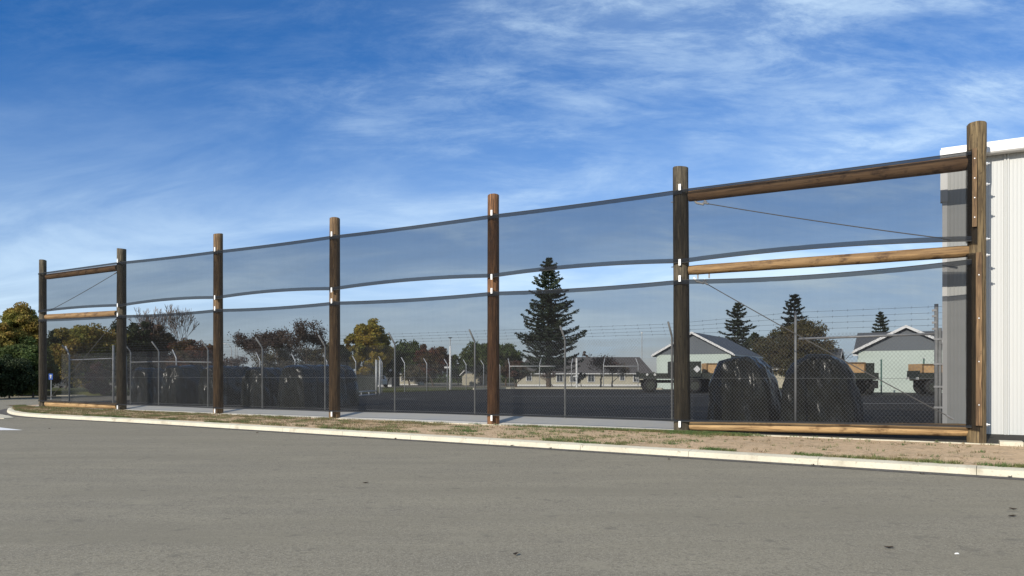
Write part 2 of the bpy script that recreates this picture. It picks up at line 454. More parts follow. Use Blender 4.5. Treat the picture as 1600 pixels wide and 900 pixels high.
struct(auto_smooth(mb.build('kerb', M['kerb']), 30))
# bed under the joints so no light shows through
mb = MB(); vs = []
for i in range(len(ki)):
    a = ki[i].lerp(o1[i], 0.1); b = ki[i].lerp(o1[i], 0.9)
    vs += [(a.x, a.y, -0.035), (b.x, b.y, -0.035)]
mb.add(vs, [(2 * i, 2 * i + 1, 2 * i + 3, 2 * i + 2) for i in range(len(ki) - 1)])
struct(mb.build('kerb_bed', M['asphalt_edge']))
# road sheet: one plane, with the dark seam along the kerb
mb = MB(); vs = []
mb.add([(-140, -40, ZR), (90, -40, ZR), (90, 200, ZR), (-140, 200, ZR)], [(0, 1, 2, 3)])
struct(mb.build('road', M['asphalt']))
mb = MB(); vs = []
for i in range(len(ki)):
    w = 0.02 * math.sin(i * 1.7) + 0.0
    a = o2[i]; b = o3[i] + (o3[i] - o2[i]) * w
    vs += [(a.x, a.y, ZR + 0.004), (b.x, b.y, ZR + 0.004)]
mb.add(vs, [(2 * i, 2 * i + 1, 2 * i + 3, 2 * i + 2) for i in range(len(ki) - 1)])
struct(mb.build('road_edge', M['asphalt_edge']))

# verge: between kerb and the pole line lip, fine grid with small bumps
lip_n = -0.26
S_L = sof(hit(60, 0)) - 0.7                          # left end of the paved frame strip
mb = MB(); vs = []; fs = []
NS, NN = 260, 12
def kerb_n(s):
    best = None
    for i in range(len(ki) - 2):
        a, b = sof(ki[i]), sof(ki[i + 1])
        if (a - s) * (b - s) <= 0 and abs(a - b) > 1e-6:
            t = (s - a) / (b - a)
            p = ki[i].lerp(ki[i + 1], t)
            return (p - P7).dot(EN)
    return None
s_min = min(sof(p) for p in ki[:-2]) + 0.02
s_max = 14.0
verge_rows = []
for i in range(NS + 1):
    s = s_min + (s_max - s_min) * i / NS
    nk = kerb_n(s)
    if nk is None: nk = -2.0
    n1 = 0.10 if s > S_L else 6.0
    verge_rows.append((s, nk, n1))
    for j in range(NN + 1):
        t = j / NN
        nn = nk + (n1 - nk) * t
        z = 0.006 + 0.022 * math.sin(math.pi * min(t * 1.2, 1.0)) + 0.020 * (mnoise.noise(Vector((s * 1.3, nn * 2.2, 0))) ) * (1 if 0.02 < t else 0)
        if nn > lip_n - 0.30 and s > S_L: z = min(z, 0.004)
        p = W(s, nn, z)
        vs.append(tuple(p))
for i in range(NS):
    for j in range(NN):
        fs.append((i * (NN + 1) + j, (i + 1) * (NN + 1) + j, (i + 1) * (NN + 1) + j + 1, i * (NN + 1) + j + 1))
mb.add(vs, fs)
struct(mb.build('verge', M['dirt'], smooth=True))

# concrete lip under the pole line and the sloping apron behind it
sP = [sof(hit(p, 0)) for p in (67, 190, 341, 523, 771, 1066, 1526)]
AN = 1.30; AZ = 0.20
mb = MB()
def sn_poly(pts): return [(W(a, b).x, W(a, b).y) for a, b in pts]
mb.prism(sn_poly([(S_L, lip_n), (0.75, lip_n), (0.75, lip_n + 0.17), (S_L, lip_n + 0.17)]), -0.1, 0.022)
struct(mb.build('concrete_lip', M['kerb']))
mb = MB()
k0 = lip_n + 0.178
A = [(S_L + 0.3, k0, 0.016), (sP[5] - 0.15, k0, 0.016), (sP[5] - 0.15, AN, AZ), (S_L + 0.3, AN, AZ)]
vs = [tuple(W(a, b, -0.1)) for a, b, z in A] + [tuple(W(a, b, z)) for a, b, z in A]
mb.add(vs, [(3, 2, 1, 0), (4, 5, 6, 7), (0, 1, 5, 4), (1, 2, 6, 5), (2, 3, 7, 6), (3, 0, 4, 7)])
struct(mb.build('apron', M['apron']))
# asphalt slope of the last bay
mb = MB()
A = [(sP[5] - 0.146, k0, 0.012), (9, k0, 0.012), (9, AN + 0.004, AZ - 0.008), (sP[5] - 0.146, AN + 0.004, AZ - 0.008)]
vs = [tuple(W(a, b, -0.1)) for a, b, z in A] + [tuple(W(a, b, z)) for a, b, z in A]
mb.add(vs, [(3, 2, 1, 0), (4, 5, 6, 7), (0, 1, 5, 4), (1, 2, 6, 5), (2, 3, 7, 6), (3, 0, 4, 7)])
struct(mb.build('yard_ramp', M['yard']))
# small concrete block beside the last pole
mb = MB(); mb.box(W(0.62, -0.20, 0.03), (0.42, 0.42, 0.13), TH)
struct(mb.build('footing', M['kerb']))

YL = 0.196
yard_back = 75.0
S_Y = sP[0] - 0.6
a = W(S_Y, AN + 0.004); b = W(40, AN + 0.004)
tL = (yard_back - a.y) / EN.y
yl = a + EN * tL
mb = MB()
mb.prism([(a.x, a.y), (b.x, b.y), (60, 40), (60, yard_back), (yl.x, yl.y)], -0.15, YL)
struct(mb.build('yard', M['yard']))
# painted bay lines on the yard
mb = MB()
for (x0, x1, y) in ((797, 1100, 619), (1220, 1470, 630.5), (610, 650, 623.5), (1000, 1460, 616)):
    p = G(x0, y, YL + 0.004); q = G(x1, y, YL + 0.004)
    mb.add([(p.x, p.y, p.z), (q.x, q.y, q.z), (q.x, q.y + 0.14, q.z), (p.x, p.y + 0.14, p.z)], [(0, 1, 2, 3)])
struct(mb.build('yard_marking', M['roadwhite']))

# far kerb and the lawn beyond
mb = MB()
fk = [D(740, yard_back - 3.5), D(790, yard_back - 0.1), D(860, yard_back), D(1003, yard_back - 2), D(1035, yard_back - 4)]
for p, q in zip(fk[:-1], fk[1:]):
    d = (q - p); L_ = d.length; c = (p + q) / 2
    mb.box((c.x, c.y, YL + 0.05), (L_, 0.22, 0.22), math.atan2(d.y, d.x))
struct(mb.build('far_kerb', M['kerb']))
mb = MB()
lawn = [(-75, yard_back + 0.2, 0.28), (62, yard_back + 0.2, 0.28), (120, 200, -0.6), (-190, 200, -0.6)]
# left boundary slopes: keep the side street clear on the far left
L_edge = W(S_Y - 1.0, 10)
pts = [(-44, 62), (-18, 60), (-1.5, yard_back + 0.14), (62, yard_back + 0.14), (120, 210), (-220, 210), (-90, 62)]
def lz(p): return 0.20 - max(0, p[1] - 74) * 0.0085
mb.prism(pts, -1.6, lz)
struct(mb.build('lawn', M['lawn']))
# side street verge left of the yard and pale path
mb = MB()
mb.prism([(W(S_Y - 1.0, 6).x, W(S_Y - 1.0, 6).y), (W(S_Y - 0.02, 6).x, W(S_Y - 0.02, 6).y), (W(S_Y - 0.02, 33).x, W(S_Y - 0.02, 33).y), (W(S_Y - 1.0, 33).x, W(S_Y - 1.0, 33).y)], -0.15, 0.08)
struct(mb.build('side_verge', M['lawn']))
mb = MB()
for y0, y1 in ((613.5, 612.2), (618.8, 616.2)):
    p, q, r, s_ = G(88, y0, ZR + 0.01), G(135, y0, ZR + 0.01), G(130, y1, ZR + 0.01), G(88, y1, ZR + 0.01)
    mb.prism([(p.x, p.y), (q.x, q.y), (r.x, r.y), (s_.x, s_.y)], -0.2, -0.06)
struct(mb.build('path', M['kerb']))
# low island kerb by the corner and the white arrow on the road
mb = MB()
isl = [G(a_, b_, 0) for a_, b_ in ((-60, 643), (0, 643.2), (14, 645.5), (22, 648.2), (6, 649.2), (-60, 648.5))]
mb.prism([(p.x, p.y) for p in isl], -0.2, ZR + 0.025)
struct(mb.build('gutter', M['kerb']))
mb = MB()
ar = [G(a_, b_, ZR) for a_, b_ in ((-60, 668.5), (-30, 664.5), (0, 668.0), (36, 672.2), (0, 672.2), (-60, 672.3))]
mb.add([(p.x, p.y, ZR + 0.004) for p in ar], [tuple(range(6))])
struct(mb.build('road_marking', M['roadwhite']))

# grass on the verge
def blades(name, mt, spots, seed, h=(0.03, 0.09)):
    r = random.Random(seed); vs = []; fs = []
    for (s, nn, z, cnt, rad) in spots:
        for _ in range(cnt):
            aa = r.uniform(0, 6.283); rr = rad * math.sqrt(r.random())
            p = W(s + rr * math.cos(aa) * 1.6, nn + rr * math.sin(aa) * 0.8, z)
            hh = r.uniform(*h); th = r.uniform(0, 6.283); w = r.uniform(0.004, 0.009)
            lean = Vector((r.uniform(-1, 1), r.uniform(-1, 1), 0)) * hh * 0.7
            d = Vector((math.cos(th), math.sin(th), 0)) * w
            k = len(vs)
            vs += [tuple(p - d), tuple(p + d), tuple(p + lean + Vector((0, 0, hh)))]
            fs.append((k, k + 1, k + 2))
    m_ = MB(); m_.add(vs, fs)
    return m_.build(name, mt)
r = random.Random(3)
gs = []; ds = []
for _ in range(2600):
    s = r.uniform(s_min + 0.3, 6)
    nk = kerb_n(s)
    if nk is None: continue
    t = r.random()
    nn = nk + 0.04 + t * (lip_n - nk - 0.05)
    v = mnoise.noise(Vector((s * 0.8, nn * 1.5, 5.0)))
    left = (s < sP[5] + 0.5)
    if s < sP[4] - 1:       # dry brown turf on the left part
        ds.append((s, nn, 0.02, 34, 0.18))
        if v > -0.05: gs.append((s, nn, 0.02, 20, 0.15))
    elif s < sP[5] + 1.2:
        if v > 0.0: gs.append((s, nn, 0.02, 30, 0.13))
        elif r.random() < 0.35: ds.append((s, nn, 0.015, 8, 0.15))
    else:
        if v > 0.32 and r.random() < 0.5: ds.append((s, nn, 0.01, 5, 0.08))
for _ in range(900):        # fringe along the kerb back
    s = r.uniform(s_min + 0.5, 6)
    nk = kerb_n(s)
    if nk is None: continue
    if mnoise.noise(Vector((s * 0.6, 1.5, 9.0))) > (-0.12 if s > -6 else 0.0) :
        gs.append((s, nk + r.uniform(0.01, 0.20), 0.012, 34, 0.08))
for _ in range(420):        # small weeds and litter dotted over the bare soil
    s = r.uniform(sP[4], 5.5); nk = kerb_n(s)
    if nk is None: continue
    nn = nk + 0.05 + r.random() * (lip_n - nk - 0.08)
    (gs if r.random() < 0.45 else ds).append((s, nn, 0.02, r.randint(5, 16), r.uniform(0.02, 0.07)))
for _ in range(420):        # thick patch in front of the sixth pole
    gs.append((sP[5] + r.gauss(0.75, 0.50), -0.50 + r.gauss(0, 0.13), 0.012, 34, 0.09))
for _ in range(300):
    gs.append((sP[5] - abs(r.gauss(0, 2.2)), -0.38 + r.gauss(0, 0.07), 0.012, 26, 0.08))
for _ in range(45):
    gs.append((r.gauss(1.0, 0.14), -0.25 + r.gauss(0, 0.10), 0.02, 30, 0.06))
tag(blades('grass', M['grass'], gs, 1, (0.025, 0.075)), 'green grass growing in patches on the verge behind the kerb', 'grass', kind='stuff')
tag(blades('dry_grass', M['drygrass'], ds, 2, (0.015, 0.05)), 'dry brown turf on the left stretch of the verge', 'dry grass', kind='stuff')

# fallen leaves on the road
leaf_spots = [(1389, 856.5, 0.05, 'fallen leaf on the asphalt left of the pale pebble at the bottom edge'), (806, 867, 0.045, 'fallen leaf on the asphalt near the bottom edge of the photo, centre'),
              (1583, 796, 0.05, 'fallen leaf on the asphalt by the right edge, upper of two'), (1582, 807, 0.055, 'fallen leaf on the asphalt by the right edge, lower of two'),
              (1045, 718, 0.06, 'fallen leaf on the asphalt just off the kerb below the grey sixth pole'), (1270, 705.5, 0.08, None),
              (77, 670, 0.08, 'dark scrap on the road right of the white arrow'), (571, 755, 0.05, 'fallen leaf alone on the road left of centre')]
k = 0
for lx, ly, sz, lab in leaf_spots:
    if lab is None: continue
    p = G(lx, ly, ZR + 0.006)
    m_ = MB(); n_ = 9; vs = []
    for i in range(n_):
        an = 2 * math.pi * i / n_
        rr_ = sz * (0.55 + 0.5 * abs(math.cos(an)) + 0.08 * math.sin(i * 2.3))
        vs.append((math.cos(an) * rr_, math.sin(an) * rr_ * 0.5, 0.002 + 0.014 * abs(math.sin(an)) + 0.01 * math.cos(an) ** 2))
    vs.append((0, 0, 0.002))
    m_.add(vs, [(i, (i + 1) % n_, n_) for i in range(n_)])
    o = m_.build('fallen_leaf', M['deadleaf'])
    o.location = p; o.rotation_euler = (0, 0, k * 1.1)
    tag(o, lab, 'leaf', 'leaves scattered on the road'); k += 1
for q, (lx, ly) in enumerate(((402, 673.5), (571, 681.0), (618, 682.5), (800, 693.5), (826, 694), (848, 695.5), (860, 697.5), (1063, 707.2), (1270, 724.0), (1283, 725.5), (1440, 737.5), (1578, 742))):
    p = G(lx, ly + 3.0, ZR + 0.012)
    m_ = MB(); vs = [(math.cos(2 * math.pi * i / 7) * (0.03 + 0.02 * ((i * 3 + q) % 4) / 3), math.sin(2 * math.pi * i / 7) * 0.03, 0.004 + 0.02 * ((i + q) % 3) / 2) for i in range(7)] + [(0, 0, 0.0)]
    m_.add(vs, [(i, (i + 1) % 7, 7) for i in range(7)])
    o = m_.build('kerb_leaf', M['deadleaf']); o.location = p; o.rotation_euler = (0, 0, q * 0.9)
    tag(o, 'small dark leaf lying against the foot of the pale kerb', 'leaf', 'small leaves along the foot of the kerb')
p = G(1495, 867, ZR)
m_ = MB(); m_.tube([(-0.02, 0, 0.008), (-0.01, 0, 0.012), (0.012, 0.002, 0.012), (0.022, 0, 0.007)], [0.003, 0.007, 0.008, 0.003], 7)
o = m_.build('pebble', M['tag'], smooth=True); o.location = p
tag(o, 'small pale pebble on the asphalt near the bottom right corner', 'pebble')

# ------------------------------------------------------------------ tall pole screen
pole_px = [67, 190, 341, 523, 771, 1066, 1526]
pole_top = [407, 389, 366, 342, 306, 262, 195]
pole_w = [12.5, 15.5, 15.5, 17, 18.5, 25, 30]
pole_mat = [WOOD[1], WOOD[1], WOOD[0], WOOD[0], WOOD[2], WOOD[1], WOOD[3]]
pole_lab = ['tall thin timber pole at the far left end of the net screen',
            'grey weathered timber pole, second from left, right end of the far beams',
            'tall timber pole, third from left, brown with a pale tan top',
            'tall timber pole, fourth and middle of the row, dark brown with yellowish top',
            'reddish brown timber pole, fifth from left, just left of the tall fir tree',
            'thick dark grey timber pole, sixth from left, where the right beams begin',
            'largest golden brown timber pole at the right end before the white shed']
# rows at each pole: top hem T, lower edge of upper net U, top edge of lower net L, bottom B
rowT = [427, 409, 391.5, 368, 335.5, 296, 236.5]
rowU = [488.5, 479, 467, 453.5, 433.5, 411, 377]
rowL = [499, 492.5, 483, 471.5, 456, 437, 405]
rowB = [627, 633, 638.5, 643.5, 649.5, 659, 668]
NETN = -0.225
poleX = []
for i, px in enumerate(pole_px):
    c = hit(px, 0); poleX.append(c)
    rad = pole_w[i] / 2 * c.y / F / math.sqrt(1 + ((px - 800) / F) ** 2)
    Htop = zat(pole_top[i], c.y)
    e = empty('timber_pole', (c.x, c.y, 0), pole_lab[i], 'pole', 'tall timber poles carrying the net screen', TH)
    mbp = MB(); seg = 28; nr = 40; vs = []; fs = []
    rr = random.Random(i)
    ph = [rr.uniform(0, 6.28) for _ in range(4)]
    lean = -0.05 if i == 5 else 0.0
    for j in range(nr + 1):
        z = -0.12 + (Htop + 0.12) * j / nr
        tz = j / nr
        base_r = rad * (1.05 - 0.08 * tz)
        if i == 6 and z > Htop - 0.62: base_r = rad * 1.06
        for k_ in range(seg):
            an = 2 * math.pi * k_ / seg
            q = base_r * (1 + 0.014 * math.sin(3 * an + ph[0] + z * 0.4) + 0.012 * math.sin(7 * an + ph[1]) + 0.028 * mnoise.noise(Vector((math.cos(an) * 2, math.sin(an) * 2, z * 1.3 + i * 9))))
            zz = z + (0.02 * math.sin(an + ph[2]) if j == nr else 0)
            vs.append((q * math.cos(an) + lean * tz, q * math.sin(an), zz))
    for j in range(nr):
        for k_ in range(seg):
            k2 = (k_ + 1) % seg
            fs.append((j * seg + k_, j * seg + k2, (j + 1) * seg + k2, (j + 1) * seg + k_))
    mbp.add(vs, fs, 0)
    topi = [nr * seg + k_ for k_ in range(seg)]
    # bevelled sawn top
    o0 = len(mbp.v)
    for k_ in range(seg):
        a_ = mbp.v[nr * seg + k_]; mbp.v.append((a_[0] * 0.95, a_[1] * 0.95, a_[2] + 0.012))
    for k_ in range(seg):
        k2 = (k_ + 1) % seg
        mbp.f.append((nr * seg + k_, nr * seg + k2, o0 + k2, o0 + k_)); mbp.mi.append(0)
    mbp.f.append(tuple(o0 + k_ for k_ in range(seg))); mbp.mi.append(1)
    sh = mbp.build('shaft', [pole_mat[i], M['endgrain']], e)
    auto_smooth(sh, 40)
    # fixing plates on the front, where net edges are pinned
    front = -(abs(NETN) + 0.045)
    if 0 < i < 6:
        for row in (rowT[i], rowU[i] + (1 if i > 2 else -1), rowL[i], rowB[i] + 3):
            zc_ = zat(row, c.y)
            hp = hit(px + {1: -6.5, 2: -5.5, 3: -5, 4: -3, 5: -4}[i], -(abs(NETN) + 0.045))
            offs = (hp - c).dot(ES)
            m_ = MB(); m_.box((offs, front, zc_), (0.06, 0.02, 0.165))
            m_.box((offs, front - 0.012, zc_ + 0.05), (0.018, 0.006, 0.018), mi=1); m_.box((offs, front - 0.012, zc_ - 0.05), (0.018, 0.006, 0.018), mi=1)
            m_.build('fixing_plate', [M['tag'], M['tagmark']], e)
    # through bolts
    if i in (0, 1, 5, 6):
        for row in ((258, 290, 375, 400, 663) if i == 6 else (rowT[i] + 18, rowU[i] + 5, rowL[i] + 6)):
            zc_ = zat(row, c.y)
            m_ = MB()
            if i == 6:
                m_.tube([(rad * 0.6, -0.02, zc_), (rad + 0.07, -0.02, zc_)], 0.016, 8)
                m_.tube([(rad + 0.0, -0.02, zc_), (rad + 0.025, -0.02, zc_)], 0.035, 6)
            else:
                m_.tube([(-rad - 0.09, 0, zc_), (-rad * 0.5, 0, zc_)], 0.014, 8)
                m_.tube([(-rad - 0.03, 0, zc_), (-rad, 0, zc_)], 0.03, 6)
            m_.build('bolt', M['galv'], e)

# ------------------------------------------------------------------ beams between poles
def beam(px0, y0, px1, y1, thick0, thick1, mt, label, nn=0.0):
    a = hit(px0, nn); b = hit(px1, nn)
    za = zat(y0, a.y); zb = zat(y1, b.y)
    A_ = Vector((a.x, a.y, za)); B_ = Vector((b.x, b.y, zb))
    L_ = (B_ - A_).length
    e = (A_ + B_) / 2
    ra = thick0 / 2 * a.y / F; rb = thick1 / 2 * b.y / F
    m_ = MB(); seg = 20; nr = 30; vs = []; fs = []
    sd_ = hash(label) % 97
    for j in range(nr + 1):
        t = j / nr; rad = ra + (rb - ra) * t
        if j in (0, nr): rad *= 0.94
        for k_ in range(seg):
            an = 2 * math.pi * k_ / seg
            q = rad * (1 + 0.03 * mnoise.noise(Vector((t * 7, math.cos(an), math.sin(an) + px0 * 0.01 + y0))))
            vs.append(((t - 0.5) * L_, q * math.cos(an), q * math.sin(an)))
    for j in range(nr):
        for k_ in range(seg):
            k2 = (k_ + 1) % seg
            fs.append((j * seg + k_, (j + 1) * seg + k_, (j + 1) * seg + k2, j * seg + k2))
    m_.add(vs, fs, 0)
    m_.f.append(tuple(range(seg))); m_.mi.append(1)
    m_.f.append(tuple(nr * seg + k_ for k_ in range(seg - 1, -1, -1))); m_.mi.append(1)
    o = m_.build('timber_beam', [mt, M['endgrain']])
    auto_smooth(o, 40)
    d = (B_ - A_).normalized()
    o.rotation_mode = 'QUATERNION'
    o.rotation_quaternion = d.to_track_quat('X', 'Z')
    o.location = e
    tag(o, label, 'beam', 'horizontal timber beams bolted between the poles')
    return A_, B_, ra
beam(74, 432.5, 184, 418.5, 8.5, 10, M['beam2'], 'dark brown top beam of the far left bay, behind the upper net edge')
beam(73, 495.5, 183, 490, 8.5, 10, M['beam'], 'pale tan beam half way up the far left bay')
beam(74, 630.5, 184, 634.5, 10, 9, M['beam_low'], 'pale tan bottom beam near the ground in the far left bay')
bm6 = beam(1077, 306.5, 1515, 254.5, 18, 23, M['beam2'], 'dark brown top beam of the right-hand bay, highest of its three beams')
bm6m = beam(1077, 422.5, 1514, 392.5, 15, 19, M['beam'], 'golden brown beam half way up the right-hand bay')
bm6b = beam(1077, 665, 1515, 672, 15, 20, M['beam_low'], 'golden brown bottom beam just above the ground in the right-hand bay', 0.05)

# ------------------------------------------------------------------ netting panels
ord_ = ['first (far left)', 'second', 'third', 'fourth', 'fifth', 'sixth', 'seventh']
def hemstrip(f0, sgn, w, s0, s1, nseg, up):
    pass
def interp_rows(i, pxa, pxb):
    pass
def net_panel(i, upper):
    pa, pb = pole_px[i], pole_px[i + 1]
    # edge columns
    xa = pa - (7 if i == 0 else 0); xb = pb - (8 if i == 5 else 0)
    a = hit(xa, NETN); b = hit(xb, NETN)
    ra = (rowT, rowU) if upper else (rowL, rowB)
    def ez(rows, j, P): return zat(rows[j], P.y)
    zt0, zt1 = ez(ra[0], i, a), ez(ra[0], i + 1, b)
    zb0, zb1 = ez(ra[1], i, a), ez(ra[1], i + 1, b)
    sag_t = -0.02 if upper else -0.05
    sag_b = 0.09 if upper else 0.02
    if i == 5: sag_t, sag_b = (-0.01, 0.10) if upper else (-0.10, 0.02)
    if i == 0: sag_t, sag_b = (-0.0, 0.06) if upper else (-0.02, 0.02)
    NX, NZ = 26, 14
    c = (a + b) / 2
    L_ = (b - a).length
    d = (b - a).normalized()
    th = math.atan2(d.y, d.x)
    vs = []; fs = []
    def top(t): return zt0 + (zt1 - zt0) * t + sag_t * 4 * t * (1 - t)
    def bot(t): return zb0 + (zb1 - zb0) * t + sag_b * 4 * t * (1 - t)
    for j in range(NX + 1):
        t = j / NX
        for k_ in range(NZ + 1):
            u = k_ / NZ
            z = bot(t) + (top(t) - bot(t)) * u
            y = 0.05 * math.sin(math.pi * t) * math.sin(math.pi * u) + 0.012 * mnoise.noise(Vector((t * 9 + i * 5, u * 5, 3)))
            if t in (0, 1): y = 0
            vs.append(((t - 0.5) * L_, y, z))
    for j in range(NX):
        for k_ in range(NZ):
            fs.append((j * (NZ + 1) + k_, (j + 1) * (NZ + 1) + k_, (j + 1) * (NZ + 1) + k_ + 1, j * (NZ + 1) + k_ + 1))
    name = 'shade_net'
    if upper: lab = 'upper black net panel between the %s and %s poles from left' % (ord_[i].replace(' (far left)', ''), ord_[i + 1])
    else: lab = 'lower black net panel between the %s and %s poles from left' % (ord_[i].replace(' (far left)', ''), ord_[i + 1])
    e = empty(name, (c.x, c.y, 0), lab, 'net', 'black net panels strung between the poles', th)
    m_ = MB(); m_.add(vs, fs); m_.build('mesh_sheet', M['net'], e, smooth=True)
    # hems: doubled edge bands, folded over a rope
    for fn, sg, nm in ((top, -1, 'hem'), (bot, 1, 'hem')):
        if (not upper) and sg == 1: wdt = 0.05
        else: wdt = 0.115 if not (upper and i in (0, 5) and sg == -1) else 0.075
        m2 = MB(); vs = []; fs = []
        for j in range(NX * 2 + 1):
            t = j / (NX * 2)
            wob = 0.006 * mnoise.noise(Vector((t * 30, i * 3.0, sg)))
            z0 = fn(t) + wob
            x = (t - 0.5) * L_
            vs += [(x, -0.012, z0), (x, -0.020, z0 + sg * wdt * 0.5), (x, -0.012, z0 + sg * wdt)]
        for j in range(NX * 2):
            for q in range(2):
                fs.append((j * 3 + q, j * 3 + 3 + q, j * 3 + 4 + q, j * 3 + 1 + q))
        m2.add(vs, fs)
        h_ = m2.build('hem', M['hem'], e)
        m3 = MB(); m3.tube([((j / 26 - 0.5) * L_, -0.010, fn(j / 26) + sg * 0.005) for j in range(27)], 0.010, 6)
        m3.build('edge_rope', M['strap'], e)
    return e
for i in range(6):
    net_panel(i, True); net_panel(i, False)

# folded net ends and battens on the right-hand pole
c7 = poleX[6]
def zp7(r_): return zat(r_, c7.y)
for (r0, r1, xo, lab) in ((236, 379, -0.10, 'upper roll of folded net nailed to the right end pole'), (397, 668, -0.06, 'lower roll of folded net nailed to the right end pole')):
    e = empty('net_roll', (c7.x, c7.y, 0), lab, 'net roll', 'folded net ends on the right-hand pole', TH)
    m_ = MB(); z0, z1 = zp7(r1), zp7(r0); vs = []; fs = []
    arc = [(-0.205, 0.03), (-0.205, -0.07), (-0.175, -0.15), (-0.12, -0.20), (-0.04, -0.222), (0.01 if r0 < 300 else 0.06, -0.226)]
    nz_ = 24
    for j in range(nz_ + 1):
        t = j / nz_
        z = z0 + (z1 - z0) * t
        for q, (ax, ay) in enumerate(arc):
            w = 0.006 * mnoise.noise(Vector((q * 2.1, z * 3, r0)))
            vs.append((ax + w, ay + w, z - (0.07 * (q / 5.0) if j == 0 else 0)))
    na = len(arc)
    for j in range(nz_):
        for q in range(na - 1): fs.append((j * na + q, j * na + q + 1, (j + 1) * na + q + 1, (j + 1) * na + q))
    m_.add(vs, fs); m_.build('folded_sheet', M['netwrap'], e, smooth=True)
    bx = -0.045 if r0 < 300 else 0.035
    ztop = zp7(236) if r0 < 300 else zp7(397); zbot = zp7(357) if r0 < 300 else zp7(664)
    m_ = MB(); m_.box((bx, -0.25, (ztop + zbot) / 2), (0.085 if r0 < 300 else 0.115, 0.035, ztop - zbot))
    for q in range(4):
        z = zbot + (ztop - zbot) * (0.12 + 0.25 * q)
        m_.tube([(bx, -0.265, z), (bx, -0.272, z)], 0.014, 6, mi=1)
    m_.build('batten', [WOOD[0], M['galv']], e)

# ------------------------------------------------------------------ bracing cables
def cable(px0, y0, px1, y1, label, shackle_first=True, nn=0.0):
    a = hit(px0, nn); b = hit(px1, nn)
    A_ = Vector((a.x, a.y, zat(y0, a.y))); B_ = Vector((b.x, b.y, zat(y1, b.y)))
    e = empty('bracing_cable', A_, label, 'cable', 'diagonal steel bracing cables')
    m_ = MB(); pts = []
    for j in range(13):
        t = j / 12; p = (B_ - A_) * t + Vector((0, 0, -0.035 * 4 * t * (1 - t))); pts.append(p)
    m_.tube(pts, 0.013, 6); m_.build('rope', M['rope'], e)
    d = (B_ - A_).normalized()
    for P_, sg in ((Vector((0, 0, 0)), 1), (B_ - A_, -1)):
        m_ = MB(); q0 = P_; q1 = P_ + d * sg * 0.16
        m_.tube([q0, q1], 0.026, 8); m_.build('cable_clamp', M['galv'], e)
    if shackle_first:
        m_ = MB()
        s0 = Vector((-0.24 * ES.x, -0.24 * ES.y, 0.12)); s1 = Vector((-0.16 * ES.x, -0.16 * ES.y, 0.015)); s2 = Vector((0.02 * ES.x, 0.02 * ES.y, -0.045)); s3 = Vector((0.10 * ES.x, 0.10 * ES.y, 0.02)); s4 = Vector((0.04 * ES.x, 0.04 * ES.y, 0.05))
        m_.tube([s0, s1, s2, s3, s4], 0.030, 8); m_.build('shackle', M['white'], e)
        for k_ in (-0.13, 0.17):
            m_ = MB(); p = ES * k_; m_.tube([(p.x, p.y, 0.22), (p.x, p.y, 0.08)], 0.022, 7)
            m_.build('eye_bolt', M['rope'], e)
    return e
cable(1098, 317, 1486, 374, 'steel cable running down right from the dark top beam of the right bay')
cable(1098, 440, 1490, 655, 'steel cable running steeply down right behind the lower right net')
cable(182, 426, 78, 485, 'thin cable slanting down left across the upper far left bay', False)
cable(183, 497, 79, 621, 'thin cable slanting down left across the lower far left bay', False)

# ------------------------------------------------------------------ chain link security fence
def chain_mesh(m_, A_, B_, z0, z1, pitch, rad, seg=3):
    """two families of diagonal wires between A_ and B_ (horizontal vectors)"""
    d = (B_ - A_); L_ = d.length; d = d / L_
    nrm = Vector((-d.y, d.x, 0))
    h = z1 - z0
    sl = 0.85                    # horizontal run per metre of height
    k = -h * sl
    while k < L_:
        for fam in (0, 1):
            if fam == 0: x0, x1 = k, k + h * sl; za, zb = z0, z1
            else: x0, x1 = k, k + h * sl; za, zb = z1, z0
            xa, xb = max(x0, 0), min(x1, L_)
            if xb <= xa: continue
            z_a = za + (zb - za) * (xa - x0) / (x1 - x0); z_b = za + (zb - za) * (xb - x0) / (x1 - x0)
            off = nrm * (0.003 if fam else -0.003)
            m_.tube([A_ + d * xa + off + Vector((0, 0, z_a)), A_ + d * xb + off + Vector((0, 0, z_b))], rad, seg, caps=False)
        k += pitch
    return m_
def barbed(m_, pts, rad=0.0035, barb=0.35):
    m_.tube(pts, rad, 3, caps=False)
    for a_, b_ in zip(pts[:-1], pts[1:]):
        L_ = (b_ - a_).length; n_ = int(L_ / barb)
        for i in range(n_):
            p = a_.lerp(b_, (i + 0.5) / n_)
            m_.tube([p + Vector((0, 0.0, -0.028)), p + Vector((0.012, 0.0, 0.028))], 0.004, 3, caps=False)
def cranked_post(base, zb, ztop, adir, alen, rad, arm=True):
    m_ = MB()
    pts = [Vector((0, 0, zb)), Vector((0, 0, ztop))]
    if arm:
        pts += [Vector((0, 0, ztop + 0.06)) + adir * 0.03, Vector((0, 0, ztop + 0.06 + alen * 0.82)) + adir * alen * 0.60]
    m_.tube(pts, rad, 9)
    return m_

